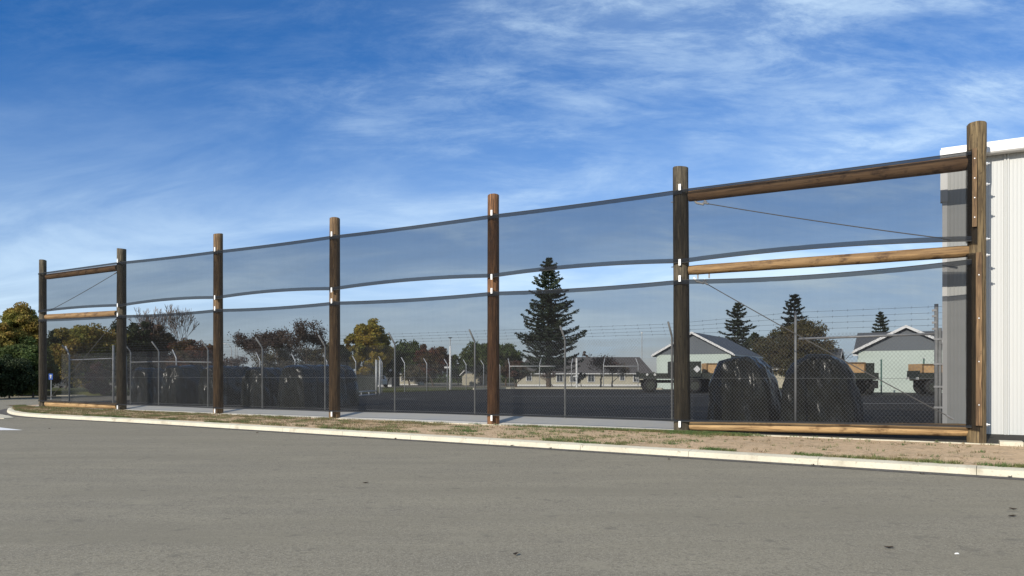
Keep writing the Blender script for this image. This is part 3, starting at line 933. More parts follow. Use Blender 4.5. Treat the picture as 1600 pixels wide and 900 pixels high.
fence = empty('chain_link_fence', W(sP[3], AN, AZ), 'long galvanised chain link fence with barbed wire standing right behind the tall poles', 'fence')
f_inv = fence.location.copy()
def child(mb_, name, mt, parent, smooth=False):
    o = mb_.build(name, mt, parent, smooth=smooth)
    o.location = -parent.location
    return o
CN = AN - 0.06
FZ = AZ - 0.01
FT = FZ + 2.42
post_px = [108, 177, 204, 248, 325, 410, 508, 617, 742, 883, 1050, 1243, 1463]
ends = []
for px in post_px:
    c = hit(px, CN)
    straight = px in (177, 1463, 1243)
    m_ = MB()
    rad = 0.03 if px not in (1463, 177) else 0.045
    if straight:
        topz = {1463: zat(475, c.y), 1243: zat(487, c.y), 177: FT + 0.35}[px]
        m_.tube([Vector((c.x, c.y, FZ - 0.1)), Vector((c.x, c.y, topz))], rad, 10)
        ends.append((c, None))
    else:
        ad = -EN
        pts = [Vector((c.x, c.y, FZ - 0.1)), Vector((c.x, c.y, FT - 0.02)), Vector((c.x, c.y, FT + 0.05)) + ad * 0.03, Vector((c.x, c.y, FT + 0.42)) + ad * 0.34]
        m_.tube(pts, rad, 10)
        ends.append((c, 1))
    child(m_, 'post', M['galvdull'], fence, True)
    if px == 1463:
        m_ = MB(); c2 = hit(1469, CN)
        m_.tube([Vector((c2.x, c2.y, FZ - 0.1)), Vector((c2.x, c2.y, FT + 0.05))], 0.035, 10)
        child(m_, 'post', M['galvdull'], fence, True)
        for zz in (0.55, 1.05, 1.6, 2.2):
            cc = (c + c2) / 2
            m_ = MB(); m_.box((cc.x, cc.y, FZ + zz), (0.19, 0.10, 0.045), TH); child(m_, 'bracket', M['galv'], fence)
        for q in range(4):
            m_ = MB(); m_.box((c.x - 0.05, c.y, zat((485, 494, 504, 514)[q], c.y)), (0.10, 0.05, 0.05), TH)
            child(m_, 'bracket', M['galv'], fence)
cL = hit(96, CN); cR = hit(1463, CN)
m_ = MB(); chain_mesh(m_, Vector((cL.x, cL.y, 0)), Vector((cR.x, cR.y, 0)), FZ + 0.02, FT, 0.090, 0.0026)
child(m_, 'chain_mesh', M['wire'], fence)
cE = W(0.45, CN)
m_ = MB(); chain_mesh(m_, Vector((cR.x, cR.y, 0)), Vector((cE.x, cE.y, 0)), FZ + 0.02, FT, 0.090, 0.0026)
child(m_, 'chain_mesh', M['wire'], fence)
# top rails
for (pa, ya, pb, yb) in ((1248, 529.5, 1461, 521.5), (1467, 536.5, 1512, 533.0), (108, 562.5, 177, 560.0), (204, 566, 252, 565), (252, 565, 330, 566)):
    a, b = hit(pa, CN), hit(pb, CN)
    m_ = MB(); m_.tube([Vector((a.x, a.y, zat(ya, a.y))), Vector((b.x, b.y, zat(yb, b.y)))], 0.022 if pa != 1248 else 0.03, 8)
    child(m_, 'rail', M['galv'], fence, True)
# barbed wire lines
for q in range(4):
    m_ = MB(); pts = []
    for (c, arm) in ends:
        if arm:
            t = (q + 0.4) / 4
            pts.append(Vector((c.x, c.y, FT + 0.05 + 0.37 * t)) - EN * (0.03 + 0.31 * t))
        else:
            pts.append(Vector((c.x, c.y, FT + 0.12 + 0.15 * q)))
    pts.insert(0, Vector((cL.x, cL.y, pts[0].z)))
    pts.append(Vector((cE.x, cE.y, pts[-1].z - 0.03)))
    barbed(m_, pts)
    child(m_, 'barbed_wire', M['wiredark'], fence)
for zz in (0.08, 1.25):
    m_ = MB(); m_.tube([Vector((cL.x, cL.y, FZ + zz)), Vector((cR.x, cR.y, FZ + zz))], 0.004, 4); child(m_, 'line_wire', M['wire'], fence)

# side fence running away from the left corner, then across the back of the yard
side = empty('boundary_fence', W(S_Y + 0.2, AN + 8, YL), 'chain link boundary fence running back from the left corner, arms tipped with pale paint', 'fence')
def simple_fence(root, pts, adirs, ht=2.35, mesh_pitch=0.13, posts_mat=M['galv'], alen=0.55):
    for (p, z), ad in zip(pts, adirs):
        m_ = MB(); q = Vector((p.x, p.y, 0))
        path_ = [q + Vector((0, 0, z - 0.1)), q + Vector((0, 0, z + ht))]
        if ad is not None: path_ += [q + Vector((0, 0, z + ht + 0.05)) + ad * 0.04, q + Vector((0, 0, z + ht + alen * 0.85)) + ad * alen * 0.62]
        m_.tube(path_, 0.035, 7); child(m_, 'post', posts_mat, root, True)
    m_ = MB()
    for (a_, za), (b_, zb) in zip(pts[:-1], pts[1:]):
        chain_mesh(m_, Vector((a_.x, a_.y, 0)), Vector((b_.x, b_.y, 0)), za + 0.02, za + ht, mesh_pitch, 0.0026)
    child(m_, 'chain_mesh', M['wire'], root)
    m_ = MB()
    for k_ in range(3):
        pp = []
        for (p, z), ad in zip(pts, adirs):
            a2 = ad if ad is not None else Vector((0, 0, 0)); t = 0.2 + 0.35 * k_
            pp.append(Vector((p.x, p.y, z + ht + 0.05 + t * alen * 0.8)) + a2 * t * alen * 0.6)
        m_.tube(pp, 0.004, 3, caps=False)
    child(m_, 'barbed_wire', M['wiredark'], root)
pts = [(W(S_Y + 0.15, AN + 0.2 + 3.0 * k_), YL) for k_ in range(0, 9)]
simple_fence(side, pts, [-ES] * len(pts))
side2 = empty('boundary_fence', W(S_Y + 0.2, AN + 33, YL), 'far stretch of boundary fence beyond the gate posts, arms leaning left', 'fence')
pts = [(W(S_Y + 0.15, AN + 3.0 * k_), YL) for k_ in range(9, 15)]
simple_fence(side2, pts, [-ES] * len(pts), mesh_pitch=0.2)
back = empty('boundary_fence', D(900, yard_back - 0.5, YL), 'back boundary fence on the white kerb beneath the tall fir', 'fence')
pts = [(D(px, yard_back + (0.4 if px < 990 else -1.2)), 0.3) for px in (796, 843, 893, 943, 997, 1040)]
simple_fence(back, pts, [Vector((-0.3, 0.3, 0)), Vector((0.4, 0.3, 0)), Vector((0.3, 0.3, 0)), Vector((0.3, 0.3, 0)), Vector((-0.5, 0.2, 0)), Vector((-0.6, 0.2, 0))], mesh_pitch=0.2, alen=0.75)
for pa, pb in ((796, 843), (843, 868), (943, 997)):
    a, b = D(pa, yard_back + 0.3), D(pb, yard_back + 0.3)
    m_ = MB(); m_.tube([Vector((a.x, a.y, 0.3 + 2.2)), Vector((b.x, b.y, 0.3 + 2.2))], 0.035, 6)
    child(m_, 'rail', M['white'], back, True)
# gate posts by the yard entrance
for px, lab in ((588, 'thick galvanised gate post, left of the pair by the yard entrance'), (593.5, 'thick galvanised gate post, right of the pair by the yard entrance')):
    c = D(px, 50)
    e = empty('gate_post', (c.x, c.y, YL), lab, 'post', 'pair of gate posts')
    m_ = MB(); m_.tube([(0, 0, -0.1), (0, 0, 2.35)], 0.075, 12); m_.build('post_shaft', M['galvdull'], e, smooth=True)
    m_ = MB(); m_.tube([(0, 0, 2.35), (0, 0, 2.40)], [0.095, 0.05], 12); m_.build('cap', M['galv'], e)
m_ = MB(); a = D(552, 46); b = D(588, 50)
m_.tube([(a.x, a.y, YL + 0.30), (b.x, b.y, YL + 0.30)], 0.04, 8); m_.tube([(a.x, a.y, YL + 0.06), (b.x, b.y, YL + 0.06)], 0.04, 8)
for t in (0, 0.33, 0.66, 1.0):
    p = a.lerp(b, t); m_.tube([(p.x, p.y, YL), (p.x, p.y, YL + 0.30)], 0.03, 8)
tag(m_.build('low_gate', M['galv'], smooth=True), 'low galvanised tube barrier left of the gate posts', 'barrier')

# ------------------------------------------------------------------ plastic wrapped bundles
def bundle(px_front_l, W_, H_, Dp, nn, seed, label, flare=0.12, boxy=2.3):
    c = hit(px_front_l, nn)
    e = empty('wrapped_bundle', (c.x, c.y, YL), label, 'wrapped bundle', 'black plastic wrapped bundles parked behind the fence', TH)
    m_ = MB(); vs = []; fs = []
    NU, NV = 60, 34
    r = random.Random(seed)
    folds = [(r.uniform(0, 1), r.uniform(0.015, 0.045), r.uniform(0.008, 0.03)) for _ in range(16)]
    def prof(u):
        an = math.pi * (1 - u)
        ca, sa = math.cos(an), math.sin(an)
        x = math.copysign(abs(ca) ** (2 / boxy), ca); z = abs(sa) ** (2 / boxy)
        x *= (1 + flare * (1 - z) ** 2)
        return x, z
    def disp(u, v):
        q = Vector((u * 7 + seed, v * 2.2, seed * 0.3))
        d = 0.075 * mnoise.noise(q) + 0.05 * mnoise.noise(q * 2.6)
        rg = 1 - abs(mnoise.noise(Vector((u * 4 + v * 1.5 + seed, v * 6 - u * 3, 3.3)))) * 3
        d += 0.03 * max(0, rg)
        for f0, fw, fa in folds: d -= fa * math.exp(-((u + 0.06 * math.sin(v * 5 + f0 * 9) - f0) / fw) ** 2)
        # lashing pulls in at bands
        for b in (0.22, 0.78): d -= 0.045 * math.exp(-((v - b) / 0.03) ** 2)
        return d
    for j in range(NV + 1):
        v = j / NV
        endr = 1 - 0.05 * max(0, 1 - v / 0.08) ** 2 - 0.05 * max(0, (v - 0.92) / 0.08) ** 2
        for i in range(NU + 1):
            u = i / NU; x, z = prof(u); d = disp(u, v)
            k_ = (1 + d * 0.9) * endr
            vs.append((W_ / 2 + x * W_ / 2 * k_, v * Dp, max(0.0, z * H_ * (endr + d * 0.35))))
    for j in range(NV):
        for i in range(NU):
            a_ = j * (NU + 1) + i
            fs.append((a_, a_ + 1, a_ + NU + 2, a_ + NU + 1))
    # front and back: a sheet spanning from side to side with hanging folds
    MC = 40; HU = NU // 2
    for end in (0, NV):
        base = len(vs); sgn = -1 if end == 0 else 1
        for i in range(HU + 1):
            a_ = vs[end * (NU + 1) + i]; b_ = vs[end * (NU + 1) + NU - i]
            for k_ in range(MC + 1):
                t = k_ / MC
                x = a_[0] + (b_[0] - a_[0]) * t; z = a_[2] + (b_[2] - a_[2]) * t; y = a_[1] + (b_[1] - a_[1]) * t
                edge = min(1.0, min(t, 1 - t) * 8) * min(1.0, (1 - i / HU) * 6)
                q3 = Vector((x * 2.0 + seed * 3, z * 0.8, seed * 1.7))
                f1 = mnoise.noise(q3)
                f2 = 1 - min(1, abs(mnoise.noise(Vector((x * 3.4 + z * 0.9 + seed, z * 0.55, seed * 2.0)))) * 5)
                f3 = mnoise.noise(Vector((x * 7 + z * 2, z * 2.4, seed)))
                crease = math.exp(-((x - W_ * 0.47) / 0.05) ** 2)
                y += sgn * edge * (0.05 + 0.12 * f1 + 0.075 * f2 + 0.045 * f3 - 0.09 * crease)
                vs.append((x, y, z))
        for i in range(HU):
            for k_ in range(MC):
                a_ = base + i * (MC + 1) + k_
                fs.append((a_, a_ + 1, a_ + MC + 2, a_ + MC + 1) if end == 0 else (a_ + MC + 1, a_ + MC + 2, a_ + 1, a_))
    m_.add(vs, fs)
    m_.build('plastic_cover', M['plastic'], e, smooth=True)
    for b in (0.22, 0.78):
        m_ = MB(); pts = []
        for i in range(31):
            u = i / 30; x, z = prof(u); d = disp(u, b)
            pts.append(Vector((W_ / 2 + x * W_ / 2 * (1 + d * 0.9) * 1.012, b * Dp, max(0.0, z * H_ * (1 + d * 0.35)) + 0.012)))
        m_.tube(pts, 0.018, 5); m_.build('strap', M['strap'], e)
    return e
bundle(1103, 1.78, 1.88, 1.9, AN + 1.0, 1, 'round-topped black plastic wrapped bundle just right of the dark grey sixth pole', 0.05, 2.7)
bundle(1219, 1.85, 1.90, 2.0, AN + 0.9, 7, 'black plastic wrapped bundle nearest the right end, with a bright crinkled glint', 0.07, 2.7)
bundle(433, 1.60, 1.78, 3.2, AN + 0.8, 3, 'largest of the left wrapped bundles, just left of the fourth pole', 0.04, 3.2)
bundle(376, 1.45, 1.66, 1.7, AN + 1.0, 4, 'black wrapped bundle right of the third pole', 0.04, 3.2)
bundle(309, 1.50, 1.74, 2.1, AN + 1.2, 5, 'black wrapped bundle half hidden behind the third pole', 0.04, 3.2)
bundle(251, 1.55, 1.82, 1.5, AN + 1.4, 6, 'broad black wrapped bundle midway between second and third poles', 0.03, 3.4)
bundle(204, 1.40, 1.70, 1.1, AN + 1.6, 8, 'leftmost black wrapped bundle, just right of the grey second pole', 0.04, 3.2)

# ------------------------------------------------------------------ white shed
shed_n = 1.02
cornerS = sof(hit(1475, shed_n))
e = empty('steel_shed', W(cornerS + 6, shed_n, 0), 'large white ribbed steel shed cut by the right edge of the photo', 'shed')
Z0s, Z1s = 0.09, 6.80
m_ = MB(); s = cornerS; prof = []
Lw = 22.0
x = 0.0
prof.append((0.0, 0.0))
while x < Lw:
    # fine ribs then a double standing seam every 1.3 m
    k_ = 0
    x0 = x
    while x - x0 < 1.16:
        prof += [(x + 0.030, 0.0), (x + 0.042, -0.005), (x + 0.052, -0.005), (x + 0.064, 0.0)]
        x += 0.0775
    prof += [(x + 0.02, 0.0), (x + 0.035, -0.032), (x + 0.060, -0.032), (x + 0.072, -0.006), (x + 0.085, -0.006), (x + 0.097, -0.032), (x + 0.122, -0.032), (x + 0.137, 0.0)]
    x += 0.155
vs = []
offs = 0.17
for (a_, b_) in prof:
    p = W(cornerS + a_, shed_n + b_)
    vs += [(p.x, p.y, Z0s), (p.x, p.y, Z1s)]
m_.add(vs, [(2 * i, 2 * i + 2, 2 * i + 3, 2 * i + 1) for i in range(len(prof) - 1)])
child(m_, 'front_cladding', M['shed'], e)
m_ = MB()
pa = [W(cornerS, shed_n + 0.01), W(cornerS, shed_n + 26), W(cornerS + Lw, shed_n + 26), W(cornerS + Lw, shed_n + 0.01)]
vs = [(p.x, p.y, Z0s) for p in pa] + [(p.x, p.y, Z1s) for p in pa]
m_.add(vs, [(0, 4, 5, 1), (1, 5, 6, 2), (2, 6, 7, 3)])
child(m_, 'wall', M['shed'], e)
m_ = MB()
pa = [W(cornerS - 0.06, shed_n - 0.22), W(cornerS + Lw, shed_n - 0.22), W(cornerS + Lw, shed_n + 26), W(cornerS - 0.06, shed_n + 26)]
zr = [Z1s + 0.03, Z1s + 0.03, Z1s + 1.2, Z1s + 1.2]
m_.add([(p.x, p.y, z) for p, z in zip(pa, zr)] + [(p.x, p.y, z + 0.05) for p, z in zip(pa, zr)], [(3, 2, 1, 0), (4, 5, 6, 7), (0, 1, 5, 4), (1, 2, 6, 5), (2, 3, 7, 6), (3, 0, 4, 7)])
child(m_, 'roof', M['shedtrim'], e)
m_ = MB()
gp = [(-0.035, Z1s - 0.20), (-0.26, Z1s - 0.20), (-0.29, Z1s - 0.17), (-0.29, Z1s - 0.05), (-0.27, Z1s - 0.03), (-0.27, Z1s + 0.015), (-0.25, Z1s + 0.015), (-0.25, Z1s - 0.10), (-0.035, Z1s - 0.10)]
vs = []
for sx in (cornerS - 0.08, cornerS + Lw):
    for (b_, z) in gp:
        p = W(sx, shed_n + b_); vs.append((p.x, p.y, z))
ng = len(gp)
m_.add(vs, [(i, (i + 1) % ng, ng + (i + 1) % ng, ng + i) for i in range(ng)] + [tuple(range(ng - 1, -1, -1)), tuple(range(ng, 2 * ng))])
child(m_, 'gutter', M['shedtrim'], e)
m_ = MB(); m_.box(W(cornerS + 0.0, shed_n + 0.05, 6.12), (0.15, 0.16, 0.95), TH); child(m_, 'rainhead', M['shedtrim'], e)
m_ = MB(); m_.box(W(cornerS + 0.015, shed_n + 0.04, 3.0), (0.10, 0.11, 5.5), TH); child(m_, 'corner_flashing', M['shedtrim'], e)
m_ = MB(); m_.box(W(cornerS + Lw / 2, shed_n + 0.12, -0.02), (Lw, 0.12, 0.30), TH); child(m_, 'plinth', M['kerb'], e)

# ------------------------------------------------------------------ gabled buildings
def gable_building(anchor, rot, w, eave, peak, depth, base, root_label, wallm, over=0.35, hip=None, name='gabled_building'):
    e = empty(name, (anchor.x, anchor.y, base), root_label, 'building', None, rot)
    m_ = MB()
    ev = eave
    pts = [(0, 0), (w, 0), (w, ev), (0, ev)]
    m_.box((w / 2, depth / 2, (ev + 0.3) / 2 - 0.3), (w, depth, ev + 0.3))
    m_.build('wall', wallm, e)
    m_ = MB()
    gz = ev + 0.0
    vs = [(-0.02, -0.03, gz - 0.02), (w + 0.02, -0.03, gz - 0.02), (w / 2, -0.03, peak - 0.04), (-0.02, 0.1, gz - 0.02), (w + 0.02, 0.1, gz - 0.02), (w / 2, 0.1, peak - 0.04)]
    m_.add(vs, [(0, 1, 2), (5, 4, 3), (0, 3, 4, 1), (1, 4, 5, 2), (2, 5, 3, 0)])
    m_.build('gable', M['gable'], e)
    sl = (peak - ev) / (w / 2)
    for sgn in (0, 1):
        m_ = MB()
        xe = -over if sgn == 0 else w + over
        ze = ev - over * sl
        vs = [(xe, -over, ze + 0.06), (w / 2, -over, peak + 0.06), (w / 2, depth + over, peak + 0.06), (xe, depth + over, ze + 0.06)]
        vs += [(a_, b_, c_ + 0.10) for a_, b_, c_ in vs]
        m_.add(vs, [(0, 1, 2, 3), (7, 6, 5, 4), (0, 4, 5, 1), (1, 5, 6, 2), (2, 6, 7, 3), (3, 7, 4, 0)])
        m_.build('roof', M['roofgrey'], e)
        m_ = MB()
        vs = [(xe, -over - 0.04, ze - 0.02), (w / 2, -over - 0.04, peak - 0.02), (w / 2, -over - 0.04, peak + 0.20), (xe, -over - 0.04, ze + 0.20)]
        vs += [(a_, -over - 0.003, c_) for a_, b_, c_ in vs]
        m_.add(vs, [(0, 1, 2, 3), (7, 6, 5, 4), (0, 4, 5, 1), (1, 5, 6, 2), (2, 6, 7, 3), (3, 7, 4, 0)])
        m_.build('barge_board', M['white'], e)
        m_ = MB(); m_.box((xe + (-0.05 if sgn == 0 else 0.05), depth / 2, ze + 0.03), (0.10, depth + over * 2 - 0.02, 0.14)); m_.build('gutter', M['white'], e)
    return e
def onray(px, base_pt, dirv):
    """length along dirv from base_pt to reach column px"""
    k = (px - 800) / F
    return (k * base_pt.y - base_pt.x) / (dirv.x - k * dirv.y)
# building 1 (behind the sixth pole)
Za = 74.0
A1 = D(1026, Za)
w1 = onray(1142, A1, ES)
Zr1 = (A1 + ES * w1).y
apexY = (A1 + ES * w1 / 2).y
b1 = gable_building(A1, TH, w1, zat(554, Za) - YL, zat(521.5, apexY) - YL, 12, YL, 'pale mint building with dark grey gable behind the dark sixth pole', M['mint'])
# building 2
Za2 = 60.0
A2 = D(1341, Za2)
w2 = 2 * onray(1416, A2, ES)
apexY2 = (A2 + ES * w2 / 2).y
b2 = gable_building(A2, TH, w2, zat(548, Za2) - YL, zat(512, apexY2) - YL, 11, YL, 'pale mint building with white edged gable nearest the right end', M['mint'])
# wing roof behind building 2, its left side
a3 = D(1490, 62)
b3 = gable_building(a3, TH + R(90), 7.5, 3.3, zat(520, 66) - YL, onray(1340, a3, -ES), YL, 'dark roofed wing just behind the right-hand mint building', M['mint'], name='rear_wing')
b4 = gable_building(D(1306, 88), TH + R(90), 7.0, 2.4, 4.6, 7, 0.1, 'low dark roofed house between the shrubs and the right mint building', M['cream'], name='low_house')
b5 = gable_building(D(1198, 96), TH, 5.0, 1.6, 3.0, 6, 0.1, 'tiny pale gabled shed glimpsed between the two wrapped bundles', M['white'], name='garden_shed')

# long bungalow
def hip_house(name, x0px, x1px, Y, base, eave, ridge, depth, label, wallm, roofm, wins=(), doors=(), over=0.5, rz=0.0):
    p0 = D(x0px, Y); p1 = D(x1px, Y); w = p1.x - p0.x
    e = empty(name, (p0.x, Y, base), label, 'house', None, rz)
    m_ = MB(); m_.box((w / 2, depth / 2, eave / 2 - 0.3), (w, depth, eave + 0.6)); m_.build('wall', wallm, e)
    m_ = MB(); m_.box((w / 2, -0.04, 0.12), (w, 0.06, 0.5)); m_.build('base_course', M['white'], e)
    m_ = MB(); o_ = over; hd = depth / 2
    vs = [(-o_, -o_, eave), (w + o_, -o_, eave), (w + o_, depth + o_, eave), (-o_, depth + o_, eave), (hd * 0.5, hd, ridge), (w - hd * 0.25, hd, ridge)]
    m_.add(vs, [(0, 1, 5, 4), (1, 2, 5), (2, 3, 4, 5), (3, 0, 4), (3, 2, 1, 0)]); m_.build('roof', roofm, e)
    m_ = MB(); m_.box((w / 2, -o_ - 0.05, eave - 0.05), (w + 2 * o_, 0.12, 0.14)); m_.build('gutter', M['white'], e)
    for a_, b_, z0, z1 in wins:
        xa = D(a_, Y).x - p0.x; xb = D(b_, Y).x - p0.x
        f_ = MB(); f_.box(((xa + xb) / 2, -0.05, (z0 + z1) / 2), (xb - xa, 0.10, z1 - z0)); fr = f_.build('window', M['white'], e)
        g_ = MB(); npn = 2
        for q in range(npn):
            ww = (xb - xa - 0.16) / npn
            g_.box((xa + 0.08 + ww * (q + 0.5), -0.105, (z0 + z1) / 2), (ww - 0.06, 0.02, z1 - z0 - 0.16))
        g_.build('pane', M['glass'], fr)
    for a_, b_ in doors:
        xa = D(a_, Y).x - p0.x; xb = D(b_, Y).x - p0.x
        g_ = MB(); g_.box(((xa + xb) / 2, -0.04, 1.05), (xb - xa, 0.08, 2.1)); g_.build('door', M['glass'], e)
    return e
YB = 118
hip_house('bungalow', 808, 1016, YB, -0.22, zat(583.5, YB) + 0.22, zat(558, YB + 4) + 0.22, 8, 'long cream bungalow with a brown hipped roof behind the bare red trees', M['cream'], M['roofbrown'],
          wins=((822, 831, 0.9, 1.8), (869, 880, 0.75, 1.95), (890, 900, 0.75, 1.95), (918, 929, 0.75, 1.95), (968, 976, 1.0, 1.95), (989, 999, 0.75, 1.95)), doors=((1005, 1011),))
b6 = gable_building(D(722, 128), 0.0, 4.2, 2.2, 4.3, 8, -0.25, 'small pale house with a light gable far behind the white lamp pole', M['cream'], name='distant_house')
hip_house('distant_house', 742, 776, 130, -0.3, 2.2, 3.8, 8, 'low cream house seen between fence post and fifth pole', M['cream'], M['roofgrey'], wins=((746, 750, 0.8, 1.8), (757, 763, 0.8, 1.8)))
hip_house('distant_house', 622, 654, 132, -0.3, 2.2, 3.7, 8, 'low pale house under the red brown trees, left of the lamp pole', M['cream'], M['roofgrey'], wins=((626, 630, 0.8, 1.8), (640, 646, 0.8, 1.8)))
hip_house('distant_house', 566, 612, 112, -0.2, 2.1, 3.6, 8, 'low grey house behind the golden tree', M['roofgrey'], M['roofgrey'], wins=((590, 598, 0.8, 1.8),))

# ------------------------------------------------------------------ vehicles
def wheel(parent, x, y, r_, w_, axis='y'):
    t = MB(); pts = []
    prof = [(0.62, -0.5), (0.92, -0.5), (1.0, -0.36), (1.0, 0.36), (0.92, 0.5), (0.62, 0.5)]
    seg = 22; vs = []; fs = []
    for k_ in range(seg):
        an = 2 * math.pi * k_ / seg
        for (q, b_) in prof:
            vs.append((q * r_ * math.cos(an), b_ * w_, q * r_ * math.sin(an)))
    n_ = len(prof)
    for k_ in range(seg):
        k2 = (k_ + 1) % seg
        for q in range(n_ - 1): fs.append((k_ * n_ + q, k_ * n_ + q + 1, k2 * n_ + q + 1, k2 * n_ + q))
    t.add(vs, fs)
    o = t.build('wheel', M['rubber'], parent, smooth=True); o.location = (x, y, r_)
    m_ = MB()
    m_.tube([(0, -w_ * 0.36, 0), (0, w_ * 0.36, 0)], r_ * 0.64, 18); m_.tube([(0, -w_ * 0.46, 0), (0, w_ * 0.46, 0)], r_ * 0.22, 10)
    m_.build('rim', M['rim'], o)
    return o
def army_truck(p, rz, label, L_=6.6, cab=True, group=None, box=False, lamps=True):
    e = empty('flatbed_truck', p, label, 'truck', group, rz)
    w = 2.3
    for x in (0.95, L_ - 2.3, L_ - 1.05):
        for y in (0.2, w - 0.2): wheel(e, x, y, 0.56, 0.34)
    m_ = MB(); m_.box((L_ / 2, w / 2 - 0.45, 0.86), (L_ - 0.4, 0.12, 0.24)); m_.box((L_ / 2, w / 2 + 0.45, 0.86), (L_ - 0.4, 0.12, 0.24))
    for x in (0.95, L_ - 2.3, L_ - 1.05): m_.tube([(x, 0.3, 0.56), (x, w - 0.3, 0.56)], 0.08, 8)
    m_.build('chassis', M['rubber'], e)
    m_ = MB(); x0 = 2.1 if cab else 0.0
    m_.box(((x0 + L_) / 2, w / 2, 1.14), (L_ - x0, w, 0.14))
    m_.build('bed', M['armygreen'], e)
    m_ = MB()
    for y in (0.03, w - 0.03): m_.box(((x0 + L_) / 2, y, 1.37), (L_ - x0 - 0.04, 0.05, 0.32))
    m_.box((L_ - 0.03, w / 2, 1.37), (0.05, w - 0.12, 0.32)); m_.box((x0 + 0.03, w / 2, 1.44), (0.05, w - 0.12, 0.46))
    m_.build('drop_side', M['armygreen'], e)
    if cab:
        m_ = MB()
        sec = [(0.0, 0.62), (0.0, 1.28), (0.75, 1.42), (0.95, 1.98), (1.95, 1.98), (1.95, 0.62)]
        n_ = len(sec)
        vs = [(a_, 0.08, b_) for a_, b_ in sec] + [(a_, w - 0.08, b_) for a_, b_ in sec]
        m_.add(vs, [tuple(range(n_)), tuple(range(2 * n_ - 1, n_ - 1, -1))] + [(i, n_ + i, n_ + (i + 1) % n_, (i + 1) % n_) for i in range(n_)])
        m_.build('cab', M['armygreen'], e)
        m_ = MB(); m_.box((1.42, 0.07, 1.66), (0.75, 0.03, 0.42)); m_.box((1.42, w - 0.07, 1.66), (0.75, 0.03, 0.42))
        m_.add([(0.79, 0.2, 1.5), (0.79, w - 0.2, 1.5), (0.935, w - 0.2, 1.92), (0.935, 0.2, 1.92)], [(0, 1, 2, 3)])
        m_.build('window', M['carglass'], e)
        m_ = MB(); m_.box((-0.06, w / 2, 0.66), (0.12, w, 0.22)); m_.build('bumper', M['armygreen'], e)
        if lamps:
            for y in (0.35, w - 0.35):
                m_ = MB(); m_.tube([(-0.03, y, 1.02), (0.02, y, 1.02)], 0.13, 12); m_.build('headlight', M['lamp'], e)
    else:
        for y in (0.3, w - 0.3):
            m_ = MB(); m_.box((-0.04, y, 1.14), (0.06, 0.34, 0.16)); m_.build('tail_lamp', M['lamp'], e)
    m_ = MB()
    for y in (0.2, w - 0.2):
        for x in (L_ - 1.7,): m_.box((x, y, 1.04), (2.6, 0.42, 0.04))
        m_.box((L_ - 0.12, y, 0.72), (0.04, 0.4, 0.55))
    m_.build('mudguard', M['rubber'], e)
    return e
YT = 58
armA = D(998, YT + 2)
t1 = army_truck((armA.x, armA.y, YL), R(-4), 'dark green flatbed truck seen from the side, left of the dark sixth pole', 6.4, cab=False)
m_ = MB()
# white round reflectors along the side board of truck 1
for px in (1011, 1023, 1053):
    x = (D(px, YT + 2).x - armA.x); m_.tube([(x, -0.03, 1.42), (x, 0.0, 1.42)], 0.10, 12)
m_.build('reflector', M['lamp'], t1)
armB = D(1066, YT)
t2 = army_truck((armB.x, armB.y, YL), R(-8), 'dark green flatbed truck carrying the green box, partly behind the wrapped bundle', 6.0, cab=False, lamps=False)
# green box with a white diamond
p = D(1048, YT - 0.2)
e = empty('green_container', (p.x, p.y, YL + 1.22), 'dark green box with a white diamond placard standing on the truck beds', 'container', None, R(-5))
m_ = MB(); m_.box((1.15, 0.9, 0.62), (2.35, 1.7, 1.2))
for x in (0.0, 2.3): m_.box((x, 0.05, 0.62), (0.07, 0.06, 1.22))
m_.build('box_shell', M['armygreen'], e)
cx = D(1087.5, YT).x - p.x
m_ = MB(); m_.add([(cx - 0.28, 0.03, 0.62), (cx, 0.03, 0.34), (cx + 0.28, 0.03, 0.62), (cx, 0.03, 0.90), (cx - 0.28, 0.045, 0.62), (cx, 0.045, 0.34), (cx + 0.28, 0.045, 0.62), (cx, 0.045, 0.90)], [(0, 1, 2, 3), (7, 6, 5, 4), (0, 4, 5, 1), (1, 5, 6, 2), (2, 6, 7, 3), (3, 7, 4, 0)]); m_.build('placard', M['white'], e)
def crate(px0, px1, y0, y1, Y, depth, label):
    a = D(px0, Y); b = D(px1, Y); z0, z1 = zat(y1, Y), zat(y0, Y); w = b.x - a.x; h = z1 - z0
    e = empty('plywood_crate', (a.x, Y, z0), label, 'crate', 'plywood crates on the trucks')
    m_ = MB(); m_.box((w / 2, depth / 2, h / 2), (w, depth, h)); m_.build('panel', M['ply'], e)
    m_ = MB()
    for x in (0.04, w - 0.04): m_.box((x, -0.02, h / 2), (0.09, 0.035, h - 0.004))
    for z in (0.05, h - 0.05, ): m_.box((w / 2, -0.021, z), (w - 0.18, 0.03, 0.10))
    m_.build('batten', M['beam'], e)
    m_ = MB()
    for x in (0.15, w / 2, w - 0.15): m_.box((x, depth / 2, -0.05), (0.12, depth, 0.09))
    m_.build('skid', M['beam'], e)
    return e
crate(1104, 1135, 567.5, 588, YT + 1.0, 1.6, 'tan plywood crate on the truck bed left of the round wrapped bundle')
YC = 52
crate(1310, 1352, 566, 589.5, YC, 1.8, 'tan plywood crate on the truck right of the second wrapped bundle')
crate(1441, 1480, 568.5, 593, YC - 1, 1.8, 'tan plywood crate on the flatbed beside the white shed corner')
pc = D(1331, YC - 0.3)
t3 = army_truck((pc.x - 0.6, pc.y + 5.2, YL), R(-90), 'dark truck seen end on with a crate, right of the wrapped bundles', 5.6, cab=False)
pd = D(1437, YC - 1.4)
t4 = army_truck((pd.x, pd.y, YL), R(-8), 'dark flatbed truck beside the white shed corner carrying a crate', 6.0, cab=False)
p = D(1354, YC)
